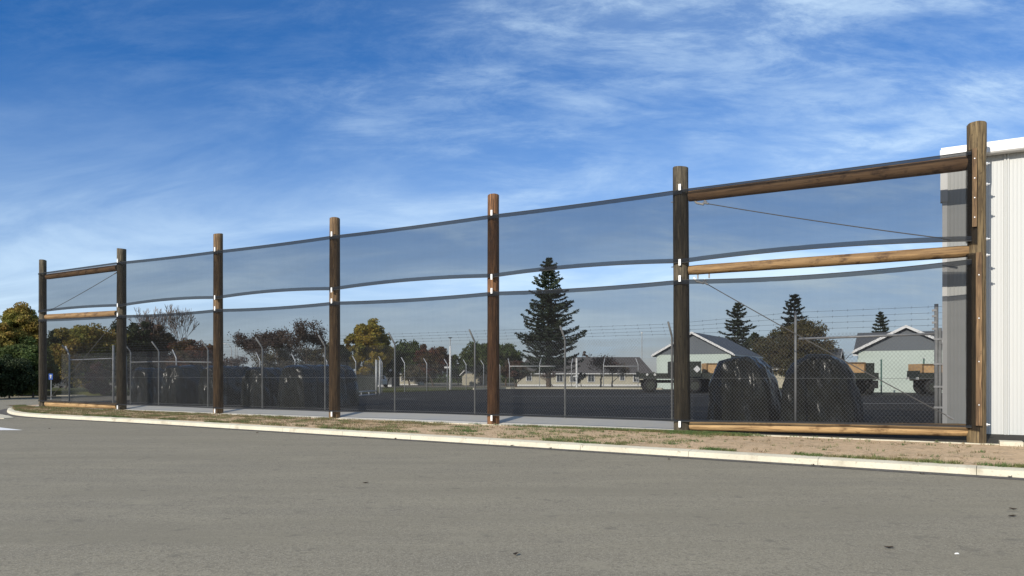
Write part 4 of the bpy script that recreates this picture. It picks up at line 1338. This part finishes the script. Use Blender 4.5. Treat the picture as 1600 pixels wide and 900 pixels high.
e = empty('green_cabinet', (p.x, p.y, YL + 1.22), 'small dark green cabinet standing beside the crate on the end-on truck', 'cabinet')
m_ = MB(); m_.box((0.28, 0.6, 0.5), (0.60, 1.1, 1.0)); m_.build('shell', M['armygreen'], e)
m_ = MB(); m_.box((0.28, 0.035, 0.5), (0.50, 0.03, 0.85)); m_.build('door', M['armygreen'], e)

def car(p, rz, paint, label, kind='car'):
    e = empty('parked_car', p, label, 'car', None, rz)
    L_ = 4.4; w = 1.78
    sec = [(0, 0.35), (0.02, 0.75), (0.25, 0.90), (1.15, 1.0), (1.75, 1.42), (3.2, 1.46), (3.95, 1.05), (4.35, 0.95), (4.4, 0.35)]
    n_ = len(sec)
    m_ = MB(); vs = []
    for y, k_ in ((0, 0), (0.06, 1), (w - 0.06, 1), (w, 0)):
        for a_, b_ in sec:
            inset = 0.16 if b_ > 1.1 else 0.0
            yy = y + (inset if y < w / 2 else -inset)
            vs.append((a_, yy, b_ if k_ else b_ - 0.03))
    fs = [tuple(range(n_)), tuple(range(4 * n_ - 1, 3 * n_ - 1, -1))]
    for r_ in range(3):
        for i in range(n_): fs.append((r_ * n_ + i, (r_ + 1) * n_ + i, (r_ + 1) * n_ + (i + 1) % n_, r_ * n_ + (i + 1) % n_))
    m_.add(vs, fs); m_.build('body', paint, e)
    m_ = MB()
    for y in (0.075, w - 0.075):
        sgn = -1 if y < 1 else 1
        m_.add([(1.35, y + sgn * 0.02, 1.02), (3.75, y + sgn * 0.02, 1.05), (3.15, y + sgn * (-0.085), 1.36), (1.85, y + sgn * (-0.085), 1.34)], [(0, 1, 2, 3)])
    m_.add([(1.16, 0.2, 1.025), (1.16, w - 0.2, 1.025), (1.70, w - 0.28, 1.40), (1.70, 0.28, 1.40)], [(0, 1, 2, 3)])
    m_.add([(3.97, 0.2, 1.07), (3.97, w - 0.2, 1.07), (3.26, w - 0.28, 1.44), (3.26, 0.28, 1.44)], [(0, 1, 2, 3)])
    m_.build('window', M['carglass'], e)
    for x in (0.85, 3.5):
        for y in (0.12, w - 0.12): wheel(e, x, y, 0.32, 0.22)
    for y in (0.28, w - 0.28):
        m_ = MB(); m_.box((0.03, y, 0.74), (0.06, 0.32, 0.14)); m_.build('headlight', M['lamp'], e)
    return e
p = D(106, 96); car((p.x, p.y, ZR), R(82), M['cardark'], 'dark car in the shade behind the far left bay, left of the fence post')
p = D(128, 98); car((p.x, p.y, ZR), R(80), M['carsilver'], 'pale car in the shade just right of the far left fence post')
p = D(605, 92); car((p.x, p.y, 0.12), R(104), M['carwhite'], 'white topped vehicle parked by the gate posts')
p = D(556, 60)
e = empty('skip_bin', (p.x, p.y, 0.2), 'dark rectangular bin under the golden tree, left of the gate posts', 'bin', None, R(5))
m_ = MB(); m_.add([(0.15, 0.1, 0), (1.55, 0.1, 0), (1.55, 1.6, 0), (0.15, 1.6, 0), (0, 0, 1.35), (1.7, 0, 1.35), (1.7, 1.7, 1.35), (0, 1.7, 1.35)], [(3, 2, 1, 0), (4, 5, 6, 7), (0, 1, 5, 4), (1, 2, 6, 5), (2, 3, 7, 6), (3, 0, 4, 7)])
m_.build('tub', M['armygreen'], e)
m_ = MB(); m_.box((0.85, 0.85, 1.39), (1.8, 1.8, 0.06)); m_.build('lid', M['rubber'], e)

# blue sign
p = hit(80, 6); Yb = 50.0; p = D(80, Yb)
e = empty('blue_sign', (p.x, p.y, ZR), 'small blue sign with a white mark on a thin post at the far left bay', 'sign')
m_ = MB(); m_.tube([(0, 0, 0), (0, 0, zat(584, Yb) - ZR)], 0.03, 8); m_.build('post', M['galvdull'], e)
zc_ = zat(588.5, Yb) - ZR
m_ = MB(); m_.box((0, -0.045, zc_), (0.26, 0.02, 0.40)); m_.build('sign_face', M['blue'], e)
m_ = MB(); m_.tube([(0, -0.058, zc_ + 0.06), (0, -0.062, zc_ + 0.06)], 0.07, 12); m_.box((0, -0.06, zc_ - 0.05), (0.07, 0.008, 0.12)); m_.build('symbol', M['white'], e)

# lamp poles and masts
Yp = 71
p = D(703.5, Yp)
e = empty('lamp_pole', (p.x, p.y, 0.2), 'tall white lamp pole with a side board, standing on the lawn', 'lamp pole')
m_ = MB(); m_.tube([(0, 0, 0), (0, 0, zat(541, Yp) - 0.2)], [0.13, 0.08], 10); m_.build('pole', M['white'], e, smooth=True)
m_ = MB(); m_.tube([(0, 0, zat(541, Yp) - 0.2), (0, 0, zat(528, Yp) - 0.2)], 0.04, 8); m_.build('upper_stem', M['galvdull'], e)
m_ = MB(); m_.tube([(0, 0, zat(528.5, Yp) - 0.2), (0, 0, zat(527.2, Yp) - 0.2)], [0.12, 0.22], 12); m_.build('lamp_head', M['gable'], e)
m_ = MB(); m_.box((-0.35, 0, zat(574, Yp) - 0.2), (0.45, 0.05, 0.16)); m_.build('side_board', M['white'], e)
Yp = 78; p = D(901, Yp)
e = empty('white_post', (p.x, p.y, 0.2), 'white post with a cross board in front of the cream bungalow', 'post')
m_ = MB(); m_.tube([(0, 0, 0), (0, 0, zat(560, Yp) - 0.2)], 0.10, 8); m_.build('pole', M['white'], e)
m_ = MB(); m_.box((-0.1, 0, zat(588, Yp) - 0.2), (0.5, 0.05, 0.14)); m_.build('cross_board', M['white'], e)
Yp = 125; p = D(1003, Yp)
e = empty('mast', (p.x, p.y, -0.3), 'thin dark mast rising above the bungalow roof', 'mast')
m_ = MB(); m_.tube([(0, 0, 0), (0, 0, zat(520, Yp) + 0.3)], [0.10, 0.06], 8); m_.build('pole', M['galvdull'], e)
m_ = MB(); m_.tube([(0, 0, zat(521, Yp) + 0.3), (0, 0, zat(519, Yp) + 0.3)], 0.14, 8); m_.build('lamp_head', M['white'], e)
for px, y0, lab in ((1377, 563, 'green steel post against the right mint wall, left of two'), (1443.5, 560, 'green steel post beside the crate near the shed corner')):
    Yg = 55; p = D(px, Yg)
    e = empty('green_post', (p.x, p.y, YL), lab, 'post', 'green posts before the mint wall')
    m_ = MB(); m_.tube([(0, 0, 0), (0, 0, zat(y0, Yg) - YL)], 0.055, 8); m_.build('pole', M['greenpost'], e)
    m_ = MB(); m_.tube([(0, 0, zat(y0, Yg) - YL), (0, 0, zat(y0, Yg) - YL + 0.06)], 0.07, 8); m_.build('cap', M['white'] if px > 1400 else M['greenpost'], e)
# street lights and masts far behind the third pole
for px, y0, Y_, lab in ((370.5, 536, 150, 'thin grey mast right of the third pole, right of two'), (367.5, 538, 150, 'thin grey mast right of the third pole, left of two')):
    p = D(px, Y_)
    e = empty('mast', (p.x, p.y, -0.5), lab, 'mast', 'thin masts behind the third pole')
    m_ = MB(); m_.tube([(0, 0, 0), (0, 0, zat(y0, Y_) + 0.5)], 0.07, 6); m_.build('pole', M['galvdull'], e)
p = D(360, 120)
e = empty('street_light', (p.x, p.y, -0.4), 'curved street light arm just right of the third pole', 'street light')
m_ = MB(); zt = zat(537, 120) + 0.4
m_.tube([(0.2, 0, 0), (0.2, 0, zt - 1.2), (0.1, 0, zt - 0.6), (-0.25, 0, zt - 0.12), (-0.8, 0, zt)], [0.1, 0.07, 0.06, 0.05, 0.05], 8); m_.build('pole', M['galvdull'], e, smooth=True)
m_ = MB(); m_.box((-1.0, 0, zt), (0.55, 0.2, 0.12)); m_.build('lamp_head', M['galv'], e)

# ------------------------------------------------------------------ trees
def np_mesh(name, verts, nquad_faces, mt, parent, k=4):
    me = bpy.data.meshes.new(name)
    nf = nquad_faces.shape[0]
    me.vertices.add(len(verts)); me.vertices.foreach_set('co', verts.astype(np.float32).ravel())
    me.loops.add(nf * k); me.loops.foreach_set('vertex_index', nquad_faces.astype(np.int32).ravel())
    me.polygons.add(nf); me.polygons.foreach_set('loop_start', np.arange(0, nf * k, k, dtype=np.int32)); me.polygons.foreach_set('loop_total', np.full(nf, k, dtype=np.int32))
    me.materials.append(mt); me.update(calc_edges=True); me.validate()
    o = bpy.data.objects.new(name, me); col.objects.link(o)
    if parent is not None: o.parent = parent
    return o
def leaf_quads(cent, size, rs, flat=0.0, aspect=0.6, outward=None):
    n_ = len(cent)
    a = rs.normal(size=(n_, 3)); a[:, 2] *= (1 - flat)
    a /= np.linalg.norm(a, axis=1)[:, None] + 1e-9
    b = rs.normal(size=(n_, 3)); b[:, 2] *= (1 - flat)
    b -= (a * b).sum(1)[:, None] * a; b /= np.linalg.norm(b, axis=1)[:, None] + 1e-9
    s_ = size * (0.6 + 0.8 * rs.random(n_))[:, None]
    a = a * s_; b = b * s_ * aspect
    v = np.stack([cent - a, cent - b * 0.9 + a * 0.1, cent + a, cent + b], axis=1).reshape(-1, 3)
    f = np.arange(n_ * 4).reshape(-1, 4)
    return v, f
def grow(r, m_, p, d, L_, rad, depth, tips, spread=0.55, up=0.12, minr=0.008, seg=5):
    n_ = 3; pts = [p.copy()]; rads = [rad]
    cur = p.copy(); dd = d.normalized()
    for i in range(n_):
        dd = (dd + Vector((r.gauss(0, 0.13), r.gauss(0, 0.13), r.gauss(0, 0.08) + up * 0.3))).normalized()
        cur = cur + dd * (L_ / n_); pts.append(cur.copy()); rads.append(max(minr, rad * (1 - 0.35 * (i + 1) / n_)))
    m_.tube(pts, rads, max(3, seg), caps=False)
    tips.append((cur.copy(), depth))
    if depth <= 0: return
    k = r.choice((2, 3, 3)) if depth > 1 else r.choice((3, 4))
    for i in range(k):
        ax = Vector((r.gauss(0, 1), r.gauss(0, 1), r.gauss(0, 0.6))).normalized()
        nd = (dd + ax * spread * r.uniform(0.7, 1.4) + Vector((0, 0, up))).normalized()
        st = pts[-1] if i == 0 else pts[-2].lerp(pts[-1], r.random())
        grow(r, m_, st, nd, L_ * r.uniform(0.62, 0.82), rads[-1] * r.uniform(0.62, 0.8), depth - 1, tips, spread, up, minr, seg - 1)
def broadleaf(px, Y, ytop, width_px, label, leafm, base=-0.2, ybot=None, seed=0, clumps=55, per=230, leaf=0.16, shape=1.0, name='broadleaf_tree', group=None, barkm=None, trunk=True, lowbot=0.18, flat=0.0, clump_r=0.24, cat='tree', depth=None):
    p = D(px, Y); H_ = zat(ytop, Y) - base; rx = width_px / 2 * Y / F * 1.10
    z0 = H_ * lowbot if ybot is None else zat(ybot, Y) - base
    e = empty(name, (p.x, p.y, base), label, cat, group)
    rs = np.random.RandomState(seed + 11); r = random.Random(seed)
    m_ = MB(); tips = []
    if trunk:
        grow(r, m_, Vector((0, 0, -0.1)), Vector((0, 0, 1)), max(H_ * 0.32, 0.4), max(0.05, H_ * 0.022), 3, tips, 0.6, 0.2, 0.02)
        m_.build('trunk', barkm or M['bark'], e)
    ry = rx if depth is None else depth
    rz = (H_ - z0) / 2; zc_ = z0 + rz
    # clumps through the volume with an uneven outline
    cs = []
    while len(cs) < clumps:
        q = rs.normal(size=3); q /= np.linalg.norm(q)
        rad = rs.random() ** 0.38
        ang = math.atan2(q[1], q[0])
        bump_ = 0.86 + 0.22 * mnoise.noise(Vector((q[0] * 1.8 + seed, q[1] * 1.8, q[2] * 1.8)))
        x, y, z = q * rad * bump_
        if shape != 1.0:   # conical / spreading
            t = (z + 1) / 2; k_ = (1 - t) ** (shape - 1) if shape > 1 else 1
            x *= k_ * 1.15; y *= k_ * 1.15
        cs.append((x * rx, y * ry, zc_ + z * rz))
    cs = np.array(cs)
    cr = clump_r * rx * (0.6 + 0.8 * rs.random(clumps))
    nper = per
    d = rs.normal(size=(clumps, nper, 3)); d /= np.linalg.norm(d, axis=2)[:, :, None]
    rr_ = rs.random((clumps, nper)) ** 0.5
    pts = cs[:, None, :] + d * (rr_ * cr[:, None])[:, :, None] * np.array([1, 1, 0.75])
    pts = pts.reshape(-1, 3)
    pts = pts[pts[:, 2] > 0.03]
    v, f = leaf_quads(pts, leaf, rs, flat)
    np_mesh('crown', v, f, leafm, e)
    return e
def bare_tree(px, Y, ytop, width_px, label, base=-0.3, seed=0, depth_=6, leafm=None, leaf=0.1, nleaf=0, name='bare_tree', group=None, barkm=None, spread=0.55, thick=1.0):
    p = D(px, Y); H_ = zat(ytop, Y) - base
    e = empty(name, (p.x, p.y, base), label, 'tree', group)
    r = random.Random(seed); m_ = MB(); tips = []
    grow(r, m_, Vector((0, 0, -0.1)), Vector((0.0, 0, 1)), H_ * 0.26, H_ * 0.020 * thick, depth_, tips, spread, 0.16, 0.016 * Y / 80)
    vs = np.array([v for v in m_.v]); zmax = vs[:, 2].max(); xm = np.percentile(np.abs(vs[:, 0]), 99)
    sz = H_ / zmax; sx = (width_px / 2 * Y / F) / max(xm, 0.1)
    m_.v = [(a_ * sx, b_ * sx, c_ * sz) for a_, b_, c_ in m_.v]
    m_.build('branches', barkm or M['palebark'], e)
    if nleaf:
        rs = np.random.RandomState(seed)
        tp = np.array([(t.x * sx, t.y * sx, t.z * sz) for t, d_ in tips if d_ <= 2])
        idx = rs.randint(0, len(tp), nleaf)
        pts = tp[idx] + rs.normal(size=(nleaf, 3)) * 0.22 * (Y / 80)
        v, f = leaf_quads(pts, leaf, rs); np_mesh('leaves', v, f, leafm, e)
    return e
def conifer(px, Y, ytop, width_px, label, base=0.0, seed=0, leafm=None, skirt=0.1, levels=26, name='fir_tree', per=46, leaf=0.22, top_sharp=0.9, group=None, irregular=0.3, droop=0.12, colm=1.0):
    p = D(px, Y); H_ = zat(ytop, Y) - base; Rm = width_px / 2 * Y / F
    e = empty(name, (p.x, p.y, base), label, 'tree', group)
    r = random.Random(seed); rs = np.random.RandomState(seed)
    m_ = MB(); m_.tube([Vector((0.03 * math.sin(t * 7), 0, -0.1 + (H_ * 0.985) * t)) for t in [i / 10 for i in range(11)]], [max(0.015, H_ * 0.021 * (1 - i / 10.3)) for i in range(11)], 9)
    C_ = []
    for l in range(levels):
        t = (l + 0.5) / levels
        z = H_ * (skirt + (1 - skirt) * t ** 0.92)
        env = Rm * min(1.0, (1 - t) * colm) ** top_sharp * (0.85 + 0.15 * min(1, (t + 0.25) * 1.6)) + 0.12
        nb = max(5, int(9 - 3 * t))
        ph = r.uniform(0, 6.28)
        for b in range(nb):
            an = ph + 2 * math.pi * b / nb + r.gauss(0, 0.25)
            L_ = env * max(0.35, 1 + r.gauss(0, irregular) - (0.25 if r.random() < 0.15 else 0))
            dz = r.uniform(-0.14, 0.10) + (0.16 if t > 0.7 else -0.0)
            pts = []
            for q in range(6):
                s_ = q / 5
                pts.append(Vector((math.cos(an) * L_ * s_, math.sin(an) * L_ * s_, z + L_ * (dz * s_ - droop * 2.2 * s_ * (1 - s_) + 0.10 * s_ * s_))))
            m_.tube(pts, [max(0.012, 0.02 * L_ * (1 - s_ / 6)) for s_ in range(6)], 4, caps=False)
            n_ = int(per * (0.4 + L_ / Rm * 1.1))
            s_ = 0.12 + 0.88 * rs.random(n_) ** 0.8
            ix = s_ * 5; i0 = np.clip(ix.astype(int), 0, 4); fr = ix - i0
            P_ = np.array([tuple(q) for q in pts])
            cc = P_[i0] * (1 - fr)[:, None] + P_[i0 + 1] * fr[:, None]
            wd = 0.24 * L_ * (1.05 - s_) + 0.10
            lat = rs.normal(size=n_) * wd * 0.6
            cc[:, 0] += -math.sin(an) * lat; cc[:, 1] += math.cos(an) * lat
            cc[:, 2] += rs.normal(size=n_) * 0.055 - np.abs(lat) * 0.18
            C_.append(cc)
    tr = m_.build('trunk', M['bark'], e)
    # leader shoot
    zt = H_ * (1 - 0.06 * rs.random(60)); C_.append(np.stack([rs.normal(size=60) * 0.05, rs.normal(size=60) * 0.05, zt], 1))
    C_ = np.concatenate(C_)
    v, f = leaf_quads(C_, leaf, rs, 0.55, 0.33)
    np_mesh('foliage', v, f, leafm, e)
    return e
LF = {}
LF['fir'] = leafmat('fir_needles', (0.045, 0.066, 0.046), (0.065, 0.085, 0.052), 0.4)
LF['fir2'] = leafmat('dark_fir_needles', (0.022, 0.036, 0.028), (0.035, 0.048, 0.034), 0.4)
LF['olive'] = leafmat('olive_foliage', (0.20, 0.20, 0.045), (0.30, 0.21, 0.055), 0.4)
LF['gold'] = leafmat('golden_autumn_foliage', (0.46, 0.33, 0.055), (0.26, 0.24, 0.055), 0.35)
LF['green'] = leafmat('mid_green_foliage', (0.075, 0.11, 0.033), (0.11, 0.13, 0.045), 0.4)
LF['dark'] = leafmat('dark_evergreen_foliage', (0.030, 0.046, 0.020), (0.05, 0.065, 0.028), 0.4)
LF['red'] = leafmat('russet_foliage', (0.17, 0.065, 0.040), (0.11, 0.085, 0.038), 0.4)
LF['redbush'] = leafmat('dull_red_foliage', (0.15, 0.075, 0.055), (0.12, 0.10, 0.06), 0.4)
LF['brown'] = leafmat('brown_foliage', (0.14, 0.11, 0.055), (0.11, 0.105, 0.05), 0.4)
LF['twig'] = leafmat('twiggy_dry_growth', (0.075, 0.055, 0.045), (0.12, 0.085, 0.07), 0.4)
LF['pinkgrey'] = leafmat('grey_pink_dry_foliage', (0.20, 0.15, 0.135), (0.15, 0.11, 0.09), 0.35)

conifer(857, 84, 403, 92, 'tall dark fir with layered horizontal branches in the middle of the photo', base=0.1, seed=4, leafm=LF['fir'], skirt=0.14, levels=34, per=95, leaf=0.19, top_sharp=0.85, colm=1.5, irregular=0.25, droop=0.16)
conifer(1153, 120, 473, 50, 'dark fir just right of the sixth pole, above the mint building roof', base=-0.2, seed=8, leafm=LF['fir'], skirt=0.25, levels=18, per=80, leaf=0.25, irregular=0.33, top_sharp=0.65, colm=1.5)
conifer(1241, 118, 461, 52, 'dark dense conifer with a double top rising above the brown shrub', base=-0.2, seed=9, leafm=LF['fir2'], skirt=0.2, levels=20, per=55, leaf=0.28, top_sharp=0.45, irregular=0.12)
conifer(1376, 130, 487, 44, 'small dark conifer peeking over the right mint building', base=-0.2, seed=10, leafm=LF['fir'], skirt=0.25, levels=17, per=75, leaf=0.26, top_sharp=0.7)
broadleaf(1178, 100, 514, 40, 'dark rounded evergreen between the mint building and the brown shrub', LF['dark'], seed=21, clumps=34, per=200, leaf=0.17, lowbot=0.25)
broadleaf(1243, 92, 497, 116, 'wide brownish leafy tree below the double topped conifer', LF['brown'], seed=22, clumps=170, per=260, leaf=0.12, lowbot=0.02, clump_r=0.21)
broadleaf(1290, 96, 527, 44, 'dark green shrub at the right side of the brownish tree', LF['dark'], seed=23, clumps=30, per=180, leaf=0.15, lowbot=0.05, name='shrub', cat='shrub')
broadleaf(1200, 97, 548, 60, 'low dark green shrub under the brownish tree', LF['dark'], seed=24, clumps=34, per=180, leaf=0.15, lowbot=0.02, name='shrub', cat='shrub')

broadleaf(577, 88, 494, 66, 'golden autumn tree just right of the fourth pole', LF['gold'], seed=31, clumps=170, per=260, leaf=0.13, shape=1.16, lowbot=0.12, clump_r=0.19, base=0.0)
broadleaf(604, 96, 538, 52, 'dark green tree filling in right of the golden autumn tree', LF['dark'], seed=32, clumps=50, per=220, leaf=0.16, lowbot=0.2)
broadleaf(543, 96, 532, 44, 'dark green tree peeping out right beside the fourth pole', LF['dark'], seed=33, clumps=40, per=220, leaf=0.16, lowbot=0.1)
broadleaf(640, 128, 533, 66, 'broad mid green tree left of the russet tree', LF['green'], seed=34, clumps=70, per=230, leaf=0.2, lowbot=0.25)
broadleaf(677, 118, 537, 62, 'rounded russet tree behind the white lamp pole', LF['red'], seed=35, clumps=70, per=230, leaf=0.18, lowbot=0.25)
broadleaf(655, 124, 570, 60, 'low brown tree below the russet and green trees', LF['brown'], seed=36, clumps=40, per=200, leaf=0.18, lowbot=0.2)
broadleaf(716, 134, 556, 44, 'small green tree right of the white lamp pole', LF['green'], seed=37, clumps=36, per=200, leaf=0.2, lowbot=0.2)
broadleaf(752, 126, 536, 66, 'large green tree left of the fifth pole', LF['green'], seed=38, clumps=80, per=240, leaf=0.19, lowbot=0.28)
broadleaf(790, 124, 534, 60, 'green tree half hidden behind the fifth pole', LF['green'], seed=39, clumps=60, per=220, leaf=0.19, lowbot=0.2)
broadleaf(806, 108, 560, 48, 'russet shrub left of the tall fir', LF['redbush'], seed=40, clumps=36, per=200, leaf=0.14, lowbot=0.25)
bare_tree(806, 92, 570, 50, 'small twisted bare tree in front of the bungalow, left of the tall fir', seed=3, depth_=5, base=-0.05, barkm=M['bark'])
bare_tree(866, 96, 578, 44, 'small leafless tree right of the tall fir trunk', seed=5, depth_=5, base=-0.05, leafm=LF['redbush'], nleaf=260, leaf=0.09)
bare_tree(938, 92, 558, 36, 'small red twigged tree in front of the bungalow, left of two', seed=6, depth_=5, base=-0.1, leafm=LF['redbush'], nleaf=900, leaf=0.10)
bare_tree(957, 92, 570, 44, 'small red leaved spreading tree in front of the bungalow, right of two', seed=7, depth_=5, base=-0.1, leafm=LF['redbush'], nleaf=1500, leaf=0.10)
broadleaf(908, 90, 580, 18, 'small clipped evergreen bush by the white cross post', LF['dark'], seed=41, clumps=12, per=120, leaf=0.10, lowbot=0.2, name='shrub', cat='shrub')
broadleaf(914, 150, 540, 13, 'pale bare poplar beyond the bungalow roof', LF['pinkgrey'], seed=42, clumps=20, per=90, leaf=0.2, lowbot=0.1)
broadleaf(932, 150, 554, 14, 'small dark tree top over the bungalow roof, left of two', LF['dark'], seed=43, clumps=12, per=120, leaf=0.2, lowbot=0.3)
broadleaf(947, 150, 555, 15, 'small dark tree top over the bungalow roof, right of two', LF['dark'], seed=44, clumps=12, per=120, leaf=0.2, lowbot=0.3)

# left half: dusky trees seen through the net
bare_tree(287, 78, 471, 92, 'tall bare spreading tree between second and third poles', seed=12, depth_=6, base=-0.1, spread=0.52, barkm=M['bark'], thick=1.5)
broadleaf(306, 74, 524, 84, 'russet leafed tree below the tall bare tree', LF['red'], seed=51, clumps=90, per=230, leaf=0.12, lowbot=0.02)
broadleaf(240, 76, 500, 74, 'large russet brown tree left of the tall bare tree', LF['redbush'], seed=52, clumps=100, per=230, leaf=0.13, lowbot=0.02)
broadleaf(206, 74, 492, 80, 'dark green tree right behind the grey second pole', LF['dark'], seed=53, clumps=90, per=230, leaf=0.13, lowbot=0.02)
broadleaf(140, 70, 497, 110, 'large olive green tree behind the far left bay', LF['olive'], seed=54, clumps=110, per=240, leaf=0.13, lowbot=0.10)
broadleaf(100, 76, 512, 70, 'dark tree between the two leftmost poles', LF['dark'], seed=55, clumps=80, per=230, leaf=0.13, lowbot=0.02)
broadleaf(155, 60, 562, 46, 'dull red rounded bush behind the far left bay', LF['redbush'], seed=56, clumps=50, per=260, leaf=0.08, lowbot=0.0, trunk=False, name='shrub', cat='shrub', base=-0.1)
bare_tree(235, 76, 478, 50, 'thin bare tree top showing right of the second pole', seed=14, depth_=6, base=-0.1)
for px, Y_, yt, w_, sd_, lab in ((405, 84, 520, 70, 15, 'bare twiggy tree left of the fourth pole, leftmost of three'), (440, 90, 514, 70, 16, 'bare twiggy tree left of the fourth pole, middle of three'), (488, 84, 502, 80, 17, 'tallest bare twiggy tree just left of the fourth pole')):
    bare_tree(px, Y_, yt, w_, lab, seed=sd_, depth_=7, base=-0.1, leafm=LF['twig'], nleaf=3800, leaf=0.10, barkm=M['bark'], spread=0.62)
broadleaf(372, 88, 556, 64, 'low grey pink dry bush right of the third pole', LF['pinkgrey'], seed=57, clumps=50, per=160, leaf=0.10, lowbot=0.0, name='shrub', cat='shrub', trunk=False)
broadleaf(430, 92, 540, 80, 'low brown thicket tree below the bare twiggy trees', LF['brown'], seed=58, clumps=60, per=200, leaf=0.12, lowbot=0.0)
broadleaf(500, 92, 530, 76, 'dusky brown tree beneath the tallest bare twiggy tree', LF['brown'], seed=59, clumps=60, per=200, leaf=0.12, lowbot=0.0)

# far left trees and hedge beyond the corner
broadleaf(30, 62, 472, 66, 'round topped olive and gold tree left of the first pole', LF['olive'], seed=61, clumps=210, per=620, leaf=0.08, lowbot=0.22, clump_r=0.24)
broadleaf(34, 60, 530, 84, 'dark leafy shrub under the round topped tree', LF['green'], seed=67, clumps=170, per=520, leaf=0.075, lowbot=0.0, name='shrub', cat='shrub', base=-0.1)
broadleaf(-8, 60, 498, 70, 'olive green tree cut by the left edge of the photo', LF['olive'], seed=62, clumps=190, per=560, leaf=0.08, lowbot=0.05)
broadleaf(52, 56, 540, 60, 'dark green shrub at the foot of the first pole, left side', LF['green'], seed=63, clumps=90, per=280, leaf=0.08, lowbot=0.0, name='shrub', cat='shrub', base=-0.1)
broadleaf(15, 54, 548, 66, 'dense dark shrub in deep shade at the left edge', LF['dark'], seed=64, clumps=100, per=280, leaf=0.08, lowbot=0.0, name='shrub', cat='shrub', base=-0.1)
broadleaf(66, 70, 520, 60, 'dark evergreen behind the first pole', LF['dark'], seed=65, clumps=80, per=240, leaf=0.11, lowbot=0.0)
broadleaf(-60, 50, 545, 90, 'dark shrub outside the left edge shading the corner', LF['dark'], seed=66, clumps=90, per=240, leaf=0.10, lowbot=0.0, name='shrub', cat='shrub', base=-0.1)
# a distant belt of trees closing the horizon
rs = np.random.RandomState(77)
P_ = []
for k_ in range(420):
    x = rs.uniform(-150, 110); y = 175 + rs.uniform(0, 18)
    h = 3.4 + 1.5 * mnoise.noise(Vector((x * 0.05, 0, 0))) + rs.random() * 0.6
    n_ = 90
    q = rs.normal(size=(n_, 3)); q /= np.linalg.norm(q, axis=1)[:, None]
    q *= (rs.random(n_) ** 0.4)[:, None]
    P_.append(q * np.array([2.4, 2.4, h / 2]) + np.array([x, y, h / 2 - 0.8]))
P_ = np.concatenate(P_)
v, f = leaf_quads(P_, 0.33, rs)
o = np_mesh('distant_woods', v, f, LF['green'], None)
tag(o, 'distant band of trees closing the view beyond the houses', 'woods', kind='stuff')
